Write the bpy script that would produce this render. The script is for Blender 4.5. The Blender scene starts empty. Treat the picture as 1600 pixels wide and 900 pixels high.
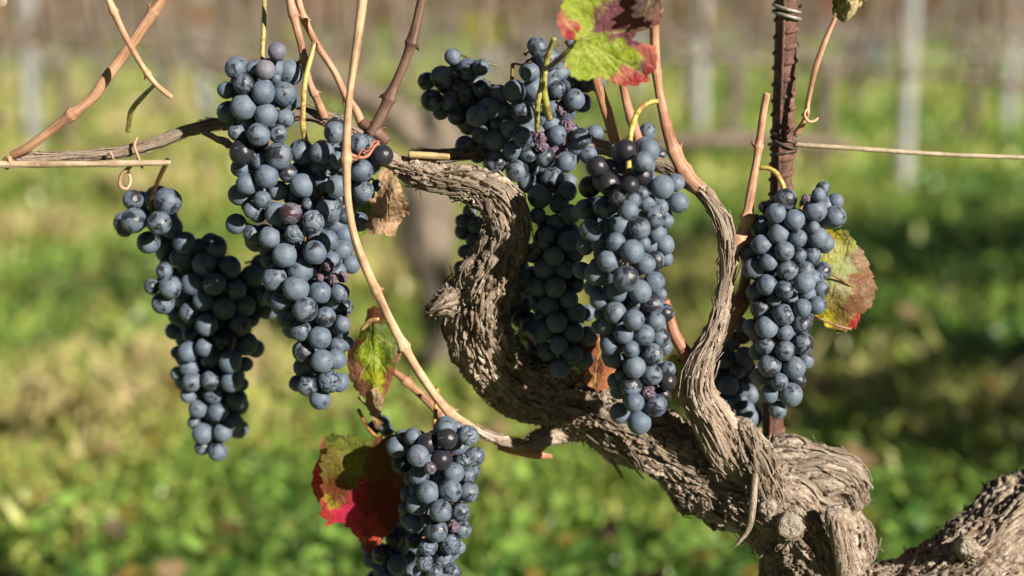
import bpy, bmesh, math, random
import numpy as np
from mathutils import Vector, Matrix, Euler

# ------------------------------------------------------------------ camera, world, sun, exposure
random.seed(7)
RNG = np.random.default_rng(11)
scene = bpy.context.scene
COL = scene.collection
FPX = 2323.0                      # focal length in pixels of the 1600 px wide photograph
PITCH = math.radians(10.5)
CAM_H = 0.62
Y0 = 0.777                        # plane in which the vine stands
PXM = 0.00034                     # one photo pixel at the vine, in metres
SUN_AZ, SUN_EL = math.radians(44), math.radians(24)   # from the right behind the camera

cam_d = bpy.data.cameras.new('camera')
cam = bpy.data.objects.new('camera', cam_d)
COL.objects.link(cam)
cam.location = (0, 0, CAM_H)
cam.rotation_euler = (math.pi/2 - PITCH, 0, 0)
cam_d.sensor_width = 36
cam_d.lens = 36*FPX/1600
cam_d.clip_start = 0.02
cam_d.clip_end = 600
cam_d.dof.use_dof = True
cam_d.dof.focus_distance = 0.765
cam_d.dof.aperture_fstop = cam_d.lens/14.0
scene.camera = cam

world = bpy.data.worlds.new('World')
scene.world = world
world.use_nodes = True
wn = world.node_tree
bg = wn.nodes['Background']
sky = wn.nodes.new('ShaderNodeTexSky')
sky.sky_type = 'NISHITA'
sky.sun_disc = False
sky.sun_elevation = SUN_EL
sky.sun_rotation = math.pi - SUN_AZ      # behind the camera, to the right
wn.links.new(sky.outputs[0], bg.inputs[0])
sky.air_density = 0.25
sky.dust_density = 0.0
sky.altitude = 2500
bg.inputs[1].default_value = 0.05
sun_d = bpy.data.lights.new('sun', 'SUN')
sun_d.energy = 5.0
sun_d.angle = math.radians(0.53)
sun_d.color = (1.0, 0.92, 0.79)
sun = bpy.data.objects.new('sun', sun_d)
COL.objects.link(sun)
TO_SUN = Vector((math.sin(SUN_AZ)*math.cos(SUN_EL), -math.cos(SUN_AZ)*math.cos(SUN_EL), math.sin(SUN_EL)))
sun.rotation_euler = TO_SUN.to_track_quat('Z', 'Y').to_euler()
scene.view_settings.view_transform = 'Standard'
scene.view_settings.look = 'None'
scene.view_settings.exposure = 1.05
scene.view_settings.gamma = 1.0

# ------------------------------------------------------------------ helpers
CP, SP = math.cos(PITCH), math.sin(PITCH)

def at(px, py, off=0.0):
    """point on the photo ray through pixel (px, py), 'off' pixels behind the plane of the vine"""
    a = (px-800)/FPX
    b = (450-py)/FPX
    ry = CP + b*SP
    rz = -SP + b*CP
    t = (Y0 + off*PXM)/ry
    return Vector((a*t, ry*t, CAM_H + rz*t))

def scale_at(px, py, off=0.0):
    b = (450-py)/FPX
    return ((Y0 + off*PXM)/(CP + b*SP))/FPX

def _hash(ix, iy, iz, seed):
    h = (ix.astype(np.int64)*374761393 + iy.astype(np.int64)*668265263 + iz.astype(np.int64)*2147483647 + seed*974634777) & 0xffffffff
    h = ((h ^ (h >> 13))*1274126177) & 0xffffffff
    h = ((h ^ (h >> 16))*2246822519) & 0xffffffff
    return (h ^ (h >> 15)) & 0xffff

def noise3(p, seed=0):
    """gradient-ish value noise in about -1..1 on an (N,3) array"""
    p = np.asarray(p, dtype=float)
    i = np.floor(p)
    f = p - i
    u = f*f*f*(f*(f*6-15)+10)
    i = i.astype(np.int64)
    out = 0
    for dx in (0, 1):
        wx = u[:, 0] if dx else 1-u[:, 0]
        for dy in (0, 1):
            wy = u[:, 1] if dy else 1-u[:, 1]
            for dz in (0, 1):
                wz = u[:, 2] if dz else 1-u[:, 2]
                h = _hash(i[:, 0]+dx, i[:, 1]+dy, i[:, 2]+dz, seed)
                g1 = (h & 31)/15.5-1; g2 = ((h >> 5) & 31)/15.5-1; g3 = ((h >> 10) & 31)/15.5-1
                out = out + wx*wy*wz*(g1*(f[:, 0]-dx)+g2*(f[:, 1]-dy)+g3*(f[:, 2]-dz))
    return out*1.6

def mesh_np(name, v, f, mats, parent=None, smooth=True, attrs=None, cols=None, link=True):
    """v (N,3); f list of arrays (M,3) or (M,4); attrs {name:(N,3)}; cols {name:(N,3)} -> one mesh object"""
    v = np.asarray(v, dtype=np.float32)
    if not isinstance(f, (list, tuple)):
        f = [f]
    f = [np.asarray(a, dtype=np.int32) for a in f if len(a)]
    me = bpy.data.meshes.new(name)
    me.vertices.add(len(v))
    me.vertices.foreach_set('co', v.ravel())
    nl = sum(a.size for a in f); npoly = sum(len(a) for a in f)
    me.loops.add(nl); me.polygons.add(npoly)
    me.loops.foreach_set('vertex_index', np.concatenate([a.ravel() for a in f]))
    starts = []; s = 0
    for a in f:
        k = a.shape[1]
        starts.append(s + np.arange(len(a))*k); s += a.size
    me.polygons.foreach_set('loop_start', np.concatenate(starts).astype(np.int32))
    me.polygons.foreach_set('use_smooth', np.full(npoly, smooth))
    for k, a in (attrs or {}).items():
        at_ = me.attributes.new(k, 'FLOAT_VECTOR', 'POINT')
        at_.data.foreach_set('vector', np.asarray(a, dtype=np.float32).ravel())
    for k, a in (cols or {}).items():
        at_ = me.color_attributes.new(k, 'FLOAT_COLOR', 'POINT')
        c4 = np.ones((len(v), 4), dtype=np.float32); c4[:, :3] = a
        at_.data.foreach_set('color', c4.ravel())
    me.update(calc_edges=True)
    me.validate()
    for m in (mats if isinstance(mats, (list, tuple)) else [mats]):
        me.materials.append(m)
    if not link:
        return me
    return obj(name, me, parent)

def obj(name, me, parent=None):
    o = bpy.data.objects.new(name, me)
    COL.objects.link(o)
    if parent is not None:
        o.parent = parent
        o.matrix_parent_inverse = Matrix.Translation(parent.location).inverted() if parent.type == 'EMPTY' and parent.rotation_euler.z == 0 else parent.matrix_basis.inverted()
    return o

def thing(name, label, cat, loc=(0, 0, 0), group=None):
    o = bpy.data.objects.new(name, None)
    o.empty_display_size = 0.02
    o.location = loc
    COL.objects.link(o)
    tag(o, label, cat, group)
    return o

def tag(o, label=None, cat=None, group=None, kind=None):
    if label: o['label'] = label
    if cat: o['category'] = cat
    if group: o['group'] = group
    if kind: o['kind'] = kind
    return o

def catmull(pts, step):
    """pts (n,k) control rows; resample about every 'step' along the first three columns"""
    P = np.asarray(pts, dtype=float)
    P = np.vstack([2*P[0]-P[1], P, 2*P[-1]-P[-2]])
    out = []
    for i in range(1, len(P)-2):
        p0, p1, p2, p3 = P[i-1:i+3]
        n = max(2, int(np.linalg.norm((p2-p1)[:3])/step))
        t = np.linspace(0, 1, n, endpoint=False)[:, None]
        out.append(0.5*(2*p1 + (p2-p0)*t + (2*p0-5*p1+4*p2-p3)*t**2 + (3*p1-p0-3*p2+p3)*t**3))
    out.append(P[-2][None])
    return np.vstack(out)

def px_path(pts):
    """[(px, py, off, r_px), ...] -> array of x, y, z, r in metres"""
    rows = []
    for (x, y, o, r) in pts:
        p = at(x, y, o)
        rows.append((p.x, p.y, p.z, r*scale_at(x, y, o)))
    return np.array(rows)

def frames(c):
    t = np.gradient(c, axis=0)
    t /= np.linalg.norm(t, axis=1)[:, None] + 1e-12
    n = np.zeros_like(t)
    a = np.array([0.0, -1.0, 0.15])
    v = a - t[0]*a.dot(t[0]); n[0] = v/np.linalg.norm(v)
    for i in range(1, len(t)):
        v = n[i-1] - t[i]*n[i-1].dot(t[i])
        n[i] = v/np.linalg.norm(v)
    return t, n, np.cross(t, n)

def tube(path, nang, step, disp=None, cap=True, flat_end=False):
    """swept tube; returns verts, quad faces, fibre coordinates and the grid for strips"""
    R = catmull(path, step)
    c, r = R[:, :3], np.maximum(R[:, 3], 1e-5)
    t, n, b = frames(c)
    L = np.concatenate([[0], np.cumsum(np.linalg.norm(np.diff(c, axis=0), axis=1))])
    th = np.linspace(0, 2*math.pi, nang, endpoint=False)
    ct, st = np.cos(th), np.sin(th)
    nrm = n[:, None, :]*ct[None, :, None] + b[:, None, :]*st[None, :, None]
    rr = np.repeat(r[:, None], nang, 1)
    fib = np.stack([ct[None]*rr, st[None]*rr, np.repeat(L[:, None], nang, 1)], -1)
    d = np.zeros((len(c), nang))
    if disp is not None:
        d = disp(fib.reshape(-1, 3), rr.ravel()).reshape(len(c), nang)
    v = c[:, None, :] + nrm*(rr+d)[..., None]
    nl = len(c)
    idx = np.arange(nl*nang).reshape(nl, nang)
    f = np.stack([idx[:-1], np.roll(idx[:-1], -1, 1), np.roll(idx[1:], -1, 1), idx[1:]], -1).reshape(-1, 4)
    V = v.reshape(-1, 3); FB = fib.reshape(-1, 3)
    faces = [f]
    if cap:
        k = len(V)
        V = np.vstack([V, c[0]-t[0]*r[0]*(0.0 if flat_end else .35), c[-1]+t[-1]*r[-1]*(0.0 if flat_end else .35)])
        FB = np.vstack([FB, [[0, 0, 0]], [[0, 0, L[-1]]]])
        a0, a1 = idx[0], idx[-1]
        faces.append(np.vstack([np.stack([np.full(nang, k), np.roll(a0, -1), a0], -1),
                                np.stack([np.full(nang, k+1), a1, np.roll(a1, -1)], -1)]))
    return dict(v=V, f=faces, fib=FB, grid=v, nrm=nrm, c=c, r=r, t=t, L=L)

def join_tubes(ts):
    V, F3, F4, FB = [], [], [], []
    k = 0
    for T in ts:
        V.append(T['v']); FB.append(T['fib'])
        for f in T['f']:
            (F4 if f.shape[1] == 4 else F3).append(f+k)
        k += len(T['v'])
    fs = []
    if F4: fs.append(np.vstack(F4))
    if F3: fs.append(np.vstack(F3))
    return np.vstack(V), fs, np.vstack(FB)

# ------------------------------------------------------------------ materials
class NT:
    def __init__(s, name):
        s.m = bpy.data.materials.new(name)
        s.m.use_nodes = True
        s.t = s.m.node_tree
        s.p = s.t.nodes['Principled BSDF']
        s.out = s.t.nodes['Material Output']
    def n(s, typ, ins=None, **kw):
        x = s.t.nodes.new(typ)
        for k, v in kw.items(): setattr(x, k, v)
        for k, v in (ins or {}).items(): s.set(x, k, v)
        return x
    def set(s, x, k, v):
        if hasattr(v, 'is_output') or isinstance(v, bpy.types.NodeSocket): s.t.links.new(v, x.inputs[k])
        else: x.inputs[k].default_value = v
    def P(s, **kw):
        for k, v in kw.items(): s.set(s.p, k.replace('_', ' '), v)
    def noise(s, vec, scale, detail=3, rough=.55, dist=0.0):
        x = s.n('ShaderNodeTexNoise', {'Scale': scale, 'Detail': detail, 'Roughness': rough, 'Distortion': dist})
        if vec is not None: s.t.links.new(vec, x.inputs['Vector'])
        return x.outputs['Fac']
    def ramp(s, fac, stops, interp='LINEAR'):
        x = s.n('ShaderNodeValToRGB')
        cr = x.color_ramp; cr.interpolation = interp
        while len(cr.elements) < len(stops): cr.elements.new(.5)
        for e, (p, c) in zip(cr.elements, stops):
            e.position = p; e.color = (*c, 1) if len(c) == 3 else c
        s.t.links.new(fac, x.inputs[0])
        return x.outputs[0]
    def mix(s, fac, a, b, mode='MIX'):
        x = s.n('ShaderNodeMix', data_type='RGBA', blend_type=mode)
        for k, v in ((0, fac), (6, a), (7, b)):
            if isinstance(v, bpy.types.NodeSocket): s.t.links.new(v, x.inputs[k])
            else: x.inputs[k].default_value = v if k == 0 else (*v, 1)
        return x.outputs[2]
    def math(s, op, a, b=0.0, clamp=False):
        x = s.n('ShaderNodeMath', operation=op, use_clamp=clamp)
        for k, v in ((0, a), (1, b)):
            if isinstance(v, bpy.types.NodeSocket): s.t.links.new(v, x.inputs[k])
            else: x.inputs[k].default_value = v
        return x.outputs[0]
    def attr(s, name):
        return s.n('ShaderNodeAttribute', attribute_name=name)
    def mapping(s, vec, scale):
        x = s.n('ShaderNodeMapping'); x.inputs['Scale'].default_value = scale
        s.t.links.new(vec, x.inputs['Vector'])
        return x.outputs[0]
    def bump(s, h, strength, dist):
        x = s.n('ShaderNodeBump', {'Strength': strength, 'Distance': dist, 'Height': h})
        s.t.links.new(x.outputs[0], s.p.inputs['Normal'])
        return x

def mat_grape():
    s = NT('grape_skin')
    tc = s.n('ShaderNodeTexCoord'); oi = s.n('ShaderNodeObjectInfo')
    off = s.n('ShaderNodeVectorMath', operation='SCALE'); 
    comb = s.n('ShaderNodeCombineXYZ', {0: oi.outputs['Random'], 1: oi.outputs['Random'], 2: oi.outputs['Random']})
    s.t.links.new(comb.outputs[0], off.inputs[0]); off.inputs['Scale'].default_value = 37.0
    add = s.n('ShaderNodeVectorMath', operation='ADD')
    s.t.links.new(tc.outputs['Object'], add.inputs[0]); s.t.links.new(off.outputs[0], add.inputs[1])
    vec = add.outputs[0]
    sep = s.n('ShaderNodeSeparateColor'); s.t.links.new(oi.outputs['Color'], sep.inputs[0])
    bloom_amt, pink = sep.outputs[0], sep.outputs[1]
    big = s.noise(vec, 1.15, 4, .6, .6)
    fine = s.noise(vec, 7.0, 5, .65, .3)
    scratch = s.noise(s.mapping(vec, (9, 2.2, 2.2)), 1.6, 3, .6, 1.2)
    # rubbed-off patches: where the large noise falls below a level set by the berry
    lev = s.math('ADD', big, s.math('MULTIPLY', s.math('SUBTRACT', fine, .5), .30))
    lev = s.math('ADD', lev, s.math('SUBTRACT', bloom_amt, .62))
    m = s.ramp(lev, [(.36, (.05,)*3), (.41, (.62,)*3), (.52, (.88,)*3), (.8, (1,)*3)])
    sc = s.ramp(scratch, [(.24, (.25,)*3), (.31, (1,)*3)])
    mask = s.math('MULTIPLY', m, sc)
    var = s.ramp(fine, [(.25, (.70,)*3), (.75, (1.12,)*3)])
    bloomc = s.mix(pink, (.117, .152, .205), (.22, .15, .18))
    rand2 = s.math('FRACT', s.math('MULTIPLY', oi.outputs['Random'], 17.3))
    tint = s.mix(rand2, (.86, .90, .95), (1.10, 1.07, 1.04))
    bloomc = s.mix(1.0, bloomc, tint, 'MULTIPLY')
    bloomc = s.mix(1.0, bloomc, var, 'MULTIPLY')
    skin = s.mix(pink, (.016, .014, .019), (.085, .018, .026))
    colr = s.mix(mask, skin, bloomc)
    # stylar scar at the free end of the berry
    so = s.n('ShaderNodeSeparateXYZ'); s.t.links.new(tc.outputs['Object'], so.inputs[0])
    rad = s.math('SQRT', s.math('ADD', s.math('POWER', so.outputs[0], 2), s.math('POWER', so.outputs[1], 2)))
    rad = s.math('ADD', rad, s.math('MULTIPLY', s.math('SUBTRACT', fine, .5), .06))
    low = s.math('LESS_THAN', so.outputs[2], 0.0)
    scar = s.math('MULTIPLY', low, s.math('LESS_THAN', rad, .055))
    colr = s.mix(scar, colr, (.03, .02, .014))
    s.P(Base_Color=colr, Sheen_Weight=s.math('MULTIPLY', mask, .14), Sheen_Roughness=.45,
        Sheen_Tint=(.55, .75, 1, 1), Specular_IOR_Level=.45)
    s.P(Roughness=s.ramp(mask, [(0, (.27,)*3), (1, (.62,)*3)]))
    s.bump(s.math('ADD', fine, s.math('MULTIPLY', mask, .8)), .12, .05)
    return s.m

def mat_raisin():
    s = NT('shrivelled_skin')
    tc = s.n('ShaderNodeTexCoord')
    f = s.noise(tc.outputs['Object'], 3.0, 4)
    c = s.ramp(f, [(.3, (.045, .024, .04)), (.5, (.12, .078, .12)), (.72, (.22, .16, .21))])
    s.P(Base_Color=c, Roughness=.5)
    s.bump(s.noise(tc.outputs['Object'], 9, 3), .3, .05)
    return s.m

def mat_bark(name, stops, lichen=.5):
    s = NT(name)
    a = s.attr('fib')
    v = a.outputs['Vector']
    f1 = s.noise(s.mapping(v, (1, 1, .10)), 620, 6, .72, .5)
    f2 = s.noise(s.mapping(v, (1, 1, .3)), 110, 4, .6, .5)
    f = s.math('ADD', s.math('MULTIPLY', f1, .62), s.math('MULTIPLY', f2, .38))
    c = s.ramp(f, stops)
    l = s.noise(v, 60, 5, .7)
    lm = s.ramp(l, [(.54, (0,)*3), (.66, (lichen,)*3)])
    c = s.mix(lm, c, (.25, .22, .115))
    s.P(Base_Color=c, Roughness=.9, Specular_IOR_Level=.25)
    g = s.noise(s.mapping(v, (1, 1, .09)), 1300, 5, .7, .4)
    s.bump(s.math('ADD', s.math('MULTIPLY', g, 1.4), s.noise(v, 700, 4)), .9, .0016)
    return s.m

def mat_cane(name, stops):
    s = NT(name)
    v = s.attr('fib').outputs['Vector']
    oi = s.n('ShaderNodeObjectInfo')
    f1 = s.noise(s.mapping(v, (1, 1, .05)), 900, 5, .7, .3)
    f2 = s.noise(s.mapping(v, (.6, .6, 1)), 45, 4, .65)
    f = s.math('ADD', s.math('MULTIPLY', f1, .5), s.math('MULTIPLY', f2, .5))
    c = s.ramp(f, stops)
    c = s.mix(1.0, c, oi.outputs['Color'], 'MULTIPLY')
    spots = s.ramp(s.noise(v, 800, 2), [(.72, (1,)*3), (.80, (.35,)*3)])
    c = s.mix(1.0, c, spots, 'MULTIPLY')
    s.P(Base_Color=c, Roughness=.55, Specular_IOR_Level=.4)
    s.bump(s.noise(s.mapping(v, (1, 1, .05)), 1100, 3), .5, .0006)
    return s.m

def mat_stem():
    s = NT('green_stem')
    tc = s.n('ShaderNodeTexCoord')
    oi = s.n('ShaderNodeObjectInfo')
    c = s.ramp(s.noise(tc.outputs['Object'], 160, 4), [(.38, (.18, .12, .05)), (.47, (.33, .29, .09)), (.55, (.38, .32, .13)), (.62, (.24, .13, .07))])
    c = s.mix(1.0, c, oi.outputs['Color'], 'MULTIPLY')
    s.P(Base_Color=c, Roughness=.45, Subsurface_Weight=.0)
    s.bump(s.noise(tc.outputs['Object'], 900, 3), .2, .0005)
    return s.m

def mat_leaf(name, trans=.5, rough=.5):
    s = NT(name)
    c = s.attr('col').outputs['Color']
    tc = s.n('ShaderNodeTexCoord')
    v = tc.outputs['Object']
    n1 = s.ramp(s.noise(v, 420, 5, .7), [(.3, (.62,)*3), (.7, (1.25,)*3)])
    c = s.mix(1.0, c, n1, 'MULTIPLY')
    s.P(Base_Color=c, Roughness=rough, Specular_IOR_Level=.3)
    vor = s.n('ShaderNodeTexVoronoi', {'Scale': 260.0}, feature='DISTANCE_TO_EDGE')
    s.t.links.new(v, vor.inputs['Vector'])
    bh = s.math('ADD', s.math('MULTIPLY', s.math('MINIMUM', vor.outputs['Distance'], .15), 3), s.noise(v, 600, 3))
    bmp = s.bump(bh, .5, .001)
    tr = s.n('ShaderNodeBsdfTranslucent')
    sat = s.mix(1.0, c, (1.25, 1.0, .8), 'MULTIPLY')
    s.t.links.new(sat, tr.inputs[0])
    mx = s.n('ShaderNodeMixShader'); mx.inputs[0].default_value = trans
    s.t.links.new(s.p.outputs[0], mx.inputs[1]); s.t.links.new(tr.outputs[0], mx.inputs[2])
    s.t.links.new(mx.outputs[0], s.out.inputs[0])
    return s.m

def mat_rust():
    s = NT('rusty_iron')
    tc = s.n('ShaderNodeTexCoord'); v = tc.outputs['Object']
    f = s.math('ADD', s.math('MULTIPLY', s.noise(v, 130, 6, .7), .6), s.math('MULTIPLY', s.noise(v, 900, 4, .7), .4))
    c = s.ramp(f, [(.35, (.022, .010, .008)), (.47, (.085, .036, .026)), (.56, (.15, .068, .045)), (.68, (.26, .17, .13))])
    s.P(Base_Color=c, Roughness=.62, Metallic=.15, Specular_IOR_Level=.55)
    s.bump(s.noise(v, 1100, 5, .7), .7, .001)
    return s.m

def mat_simple(name, stops, scale, rough=.8, bumps=(.4, .002, 300), metallic=0.0):
    s = NT(name)
    v = s.n('ShaderNodeTexCoord').outputs['Object']
    s.P(Base_Color=s.ramp(s.noise(v, scale, 5, .65), stops), Roughness=rough, Metallic=metallic)
    s.bump(s.noise(v, bumps[2], 4), bumps[0], bumps[1])
    return s.m

M = dict(
    grape=mat_grape(), raisin=mat_raisin(), stem=mat_stem(), rust=mat_rust(),
    bark=mat_bark('old_vine_bark', [(.37, (.06, .038, .027)), (.44, (.20, .138, .098)), (.52, (.38, .305, .24)), (.62, (.57, .49, .405))]),
    oldcane=mat_bark('grey_cane_bark', [(.36, (.12, .075, .055)), (.45, (.34, .24, .18)), (.54, (.52, .42, .335)), (.65, (.64, .55, .47))], .12),
    cane=mat_cane('cane_bark', [(.36, (.13, .07, .05)), (.44, (.29, .18, .122)), (.53, (.43, .305, .215)), (.64, (.56, .46, .355))]),
    leaf=mat_leaf('vine_leaf_blade', .45), dry=mat_leaf('dry_leaf_blade', .18, .75),
    wire=mat_simple('galvanised_wire', [(.3, (.20, .19, .17)), (.7, (.42, .40, .35))], 60, .5, metallic=.4),
    strawwire=mat_simple('weathered_wire', [(.3, (.26, .20, .13)), (.7, (.46, .38, .28))], 90, .7),
    darkwire=mat_simple('rusted_wire', [(.3, (.05, .035, .03)), (.7, (.16, .11, .09))], 200, .5, metallic=.5),
    post=mat_simple('grey_post', [(.3, (.22, .225, .215)), (.7, (.36, .36, .34))], 6, .85),
    bgbark=mat_simple('vine_wood', [(.3, (.055, .042, .032)), (.7, (.22, .175, .135))], 14, .9),
    bgcane=mat_simple('shoot_wood', [(.3, (.075, .055, .042)), (.7, (.23, .17, .125))], 20, .7),
    soil=None,
)

# ------------------------------------------------------------------ ground and grass
def ground():
    s = NT('meadow_soil')
    v = s.n('ShaderNodeTexCoord').outputs['Object']
    f = s.math('ADD', s.math('MULTIPLY', s.noise(v, .9, 4, .6), .55), s.math('MULTIPLY', s.noise(v, 9, 5, .7), .45))
    c = s.ramp(f, [(.36, (.16, .24, .06)), (.46, (.31, .38, .10)), (.59, (.31, .38, .11)), (.70, (.42, .32, .18))])
    s.P(Base_Color=c, Roughness=.95)
    s.bump(s.noise(v, 60, 5), .8, .02)
    n = 90
    xs = np.linspace(-60, 60, n); ys = np.linspace(-20, 160, n)
    X, Y = np.meshgrid(np.sign(xs)*np.abs(xs)**1.6/60**.6, ys, indexing='ij')
    p = np.stack([X.ravel(), Y.ravel(), np.zeros(n*n)], -1)
    p[:, 2] = noise3(np.stack([p[:, 0]*.5, p[:, 1]*.5, p[:, 0]*0], -1), 3)*.03 - .02
    i = np.arange(n*n).reshape(n, n)
    f_ = np.stack([i[:-1, :-1], i[1:, :-1], i[1:, 1:], i[:-1, 1:]], -1).reshape(-1, 4)
    o = mesh_np('ground', p*np.array([4, 2, 1]), f_, s.m)
    tag(o, kind='structure')
ground()

def mat_grass():
    s = NT('grass_blade')
    c = s.attr('col').outputs['Color']
    s.P(Base_Color=c, Roughness=.34, Specular_IOR_Level=.6)
    tr = s.n('ShaderNodeBsdfTranslucent'); s.t.links.new(c, tr.inputs[0])
    mx = s.n('ShaderNodeMixShader'); mx.inputs[0].default_value = .5
    s.t.links.new(s.p.outputs[0], mx.inputs[1]); s.t.links.new(tr.outputs[0], mx.inputs[2])
    s.t.links.new(mx.outputs[0], s.out.inputs[0])
    return s.m
M['grass'] = mat_grass()

def grass(n=76000):
    r = RNG
    d = 1.15*np.exp(r.random(n)*math.log(16/1.15))
    x = (r.random(n)*2-1)*(.60*d + .5)
    pos = np.stack([x, d, np.zeros(n)], -1)
    patch = noise3(np.stack([x*1.6, d*1.1, x*0+5], -1), 21)
    fine = noise3(np.stack([x*6, d*5, x*0], -1), 8)
    keep = (patch + .5*fine + r.random(n)*.6) > -.22
    pos, patch, fine = pos[keep], patch[keep], fine[keep]; n = len(pos)
    ang = r.random(n)*6.283
    h = (.03 + .065*r.random(n)**1.6)*(1+.6*np.clip(patch, -.5, 1))*np.clip(.6+pos[:, 1]*.18, .8, 1.7)
    w = (.0025 + .004*r.random(n))*np.clip(.6+pos[:, 1]*.35, 1, 4)
    lean = h*(.25+.7*r.random(n))
    la = r.random(n)*6.283
    side = np.stack([np.cos(ang), np.sin(ang), ang*0], -1)*w[:, None]
    ld = np.stack([np.cos(la), np.sin(la), la*0], -1)*lean[:, None]
    up = np.stack([h*0, h*0, h], -1)
    v = np.stack([pos-side, pos+side, pos+up*.55-side*.8+ld*.3, pos+up*.55+side*.8+ld*.3, pos+up*(.95-.3*r.random(n)[:, None])+ld], 1)
    base = np.array([[.075, .20, .045], [.30, .45, .09], [.58, .60, .17], [.66, .54, .30]])
    k = np.clip(1.4 + 2.4*patch + 1.1*fine - .6*np.clip(pos[:, 0]/pos[:, 1]*3, -1, 1) + r.normal(0, .5, n), 0, 2.999)  # colour patches also paint in sun and shade, darker green to the right
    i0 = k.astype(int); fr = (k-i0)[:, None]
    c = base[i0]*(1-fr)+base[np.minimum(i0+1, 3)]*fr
    c = c*(.8+.4*r.random(n))[:, None]
    # broad clover-like leaves between the blades
    m = 24000
    d2 = 1.15*np.exp(r.random(m)*math.log(9/1.15)); x2 = (r.random(m)*2-1)*(.60*d2+.5)
    p2 = np.stack([x2, d2, .01+.06*r.random(m)], -1)
    s2 = (.006+.009*r.random(m))*np.clip(.7+d2*.2, 1, 2)
    a2 = r.random(m)*6.283
    t1 = np.stack([np.cos(a2), np.sin(a2), (r.random(m)-.5)*1.0], -1)*s2[:, None]
    t2 = np.stack([-np.sin(a2), np.cos(a2), (r.random(m)-.5)*1.0], -1)*s2[:, None]
    v2 = np.stack([p2-t1, p2-t2*.8, p2+t1, p2+t2*.8], 1)
    c2 = np.array([.22, .36, .075])*(.4+1.5*r.random(m)**1.5)[:, None]
    yel = r.random(m) < .12
    c2[yel] = np.array([.30, .21, .05])
    V = np.vstack([v.reshape(-1, 3), v2.reshape(-1, 3)])
    b = (np.arange(n)*5)[:, None]
    q = b + np.array([[0, 1, 3, 2]]); t = b + np.array([[2, 3, 4]])
    q2 = n*5 + (np.arange(m)*4)[:, None] + np.array([[0, 1, 2, 3]])
    cols = np.vstack([np.repeat(c, 5, 0), np.repeat(c2, 4, 0)])
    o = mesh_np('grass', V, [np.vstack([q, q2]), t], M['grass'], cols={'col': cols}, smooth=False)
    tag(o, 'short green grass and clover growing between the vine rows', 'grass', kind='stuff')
grass()

LEAF_OUT = np.array([(0, -.08), (.18, -.32), (.42, -.38), (.52, -.15), (.78, -.10), (.70, .18), (.86, .42), (.52, .42), (.40, .62), (.16, .62), (0, 1.0),
                     (-.16, .62), (-.40, .62), (-.52, .42), (-.86, .42), (-.70, .18), (-.78, -.10), (-.52, -.15), (-.42, -.38), (-.18, -.32)])

def leaf_cloud(P, sizes, cols, r, hang=.6):
    """many low-poly lobed leaves -> verts, tri faces, colours"""
    n = len(P); k = len(LEAF_OUT)
    a = r.random(n)*6.283
    tilt = r.normal(0, .6, n)
    ex = np.stack([np.cos(a), np.sin(a), tilt*.3], -1)
    ey = np.stack([-np.sin(a)*.5*tilt, np.cos(a)*.5*tilt, -np.ones(n)*hang - .2], -1)
    ex /= np.linalg.norm(ex, axis=1)[:, None]; ey /= np.linalg.norm(ey, axis=1)[:, None]
    nz = np.cross(ex, ey)
    curl = r.normal(0, .35, n)
    out = P[:, None] + (ex[:, None]*LEAF_OUT[None, :, :1] + ey[:, None]*LEAF_OUT[None, :, 1:]
                        + nz[:, None]*(curl[:, None]*(LEAF_OUT[None, :, 0]**2))[..., None])*sizes[:, None, None]
    cen = P[:, None] + ey[:, None]*.1*sizes[:, None, None]
    V = np.concatenate([cen, out], 1).reshape(-1, 3)
    b = (np.arange(n)*(k+1))[:, None, None]
    j = np.arange(k)
    f = (b + np.stack([j*0, j+1, (j+1) % k+1], -1)[None]).reshape(-1, 3)
    return V, f, np.repeat(cols, k+1, 0)

LEAFCOL = np.array([[.20, .07, .035], [.26, .12, .04], [.13, .17, .03], [.24, .22, .05], [.16, .05, .05], [.24, .16, .09]])

def fallen_leaves():
    r = np.random.default_rng(5); n = 480
    d = 1.3*np.exp(r.random(n)*math.log(9/1.3)); x = (r.random(n)*2-1)*(.42*d+.3)
    P = np.stack([x, d, .012+.05*r.random(n)], -1)
    V, f, c = leaf_cloud(P, .014+.018*r.random(n), np.array([[.20, .13, .07], [.24, .17, .09], [.30, .27, .08], [.17, .13, .08]])[r.integers(0, 4, n)], r, .15)
    tag(mesh_np('fallen_leaves', V, f, M['dry'], cols={'col': c}), 'brown and yellow vine leaves lying scattered in the grass', 'fallen leaves', kind='stuff')
fallen_leaves()

# ------------------------------------------------------------------ background vines, posts, wires
def simple_tube(pts, nang=8, step=.03, wob=0.0, seed=1):
    P = np.array(pts, dtype=float)
    def dsp(fb, rr): return rr*wob*noise3(fb*np.array([40, 40, 14.]), seed)
    return tube(P, nang, step, dsp if wob else None)

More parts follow.
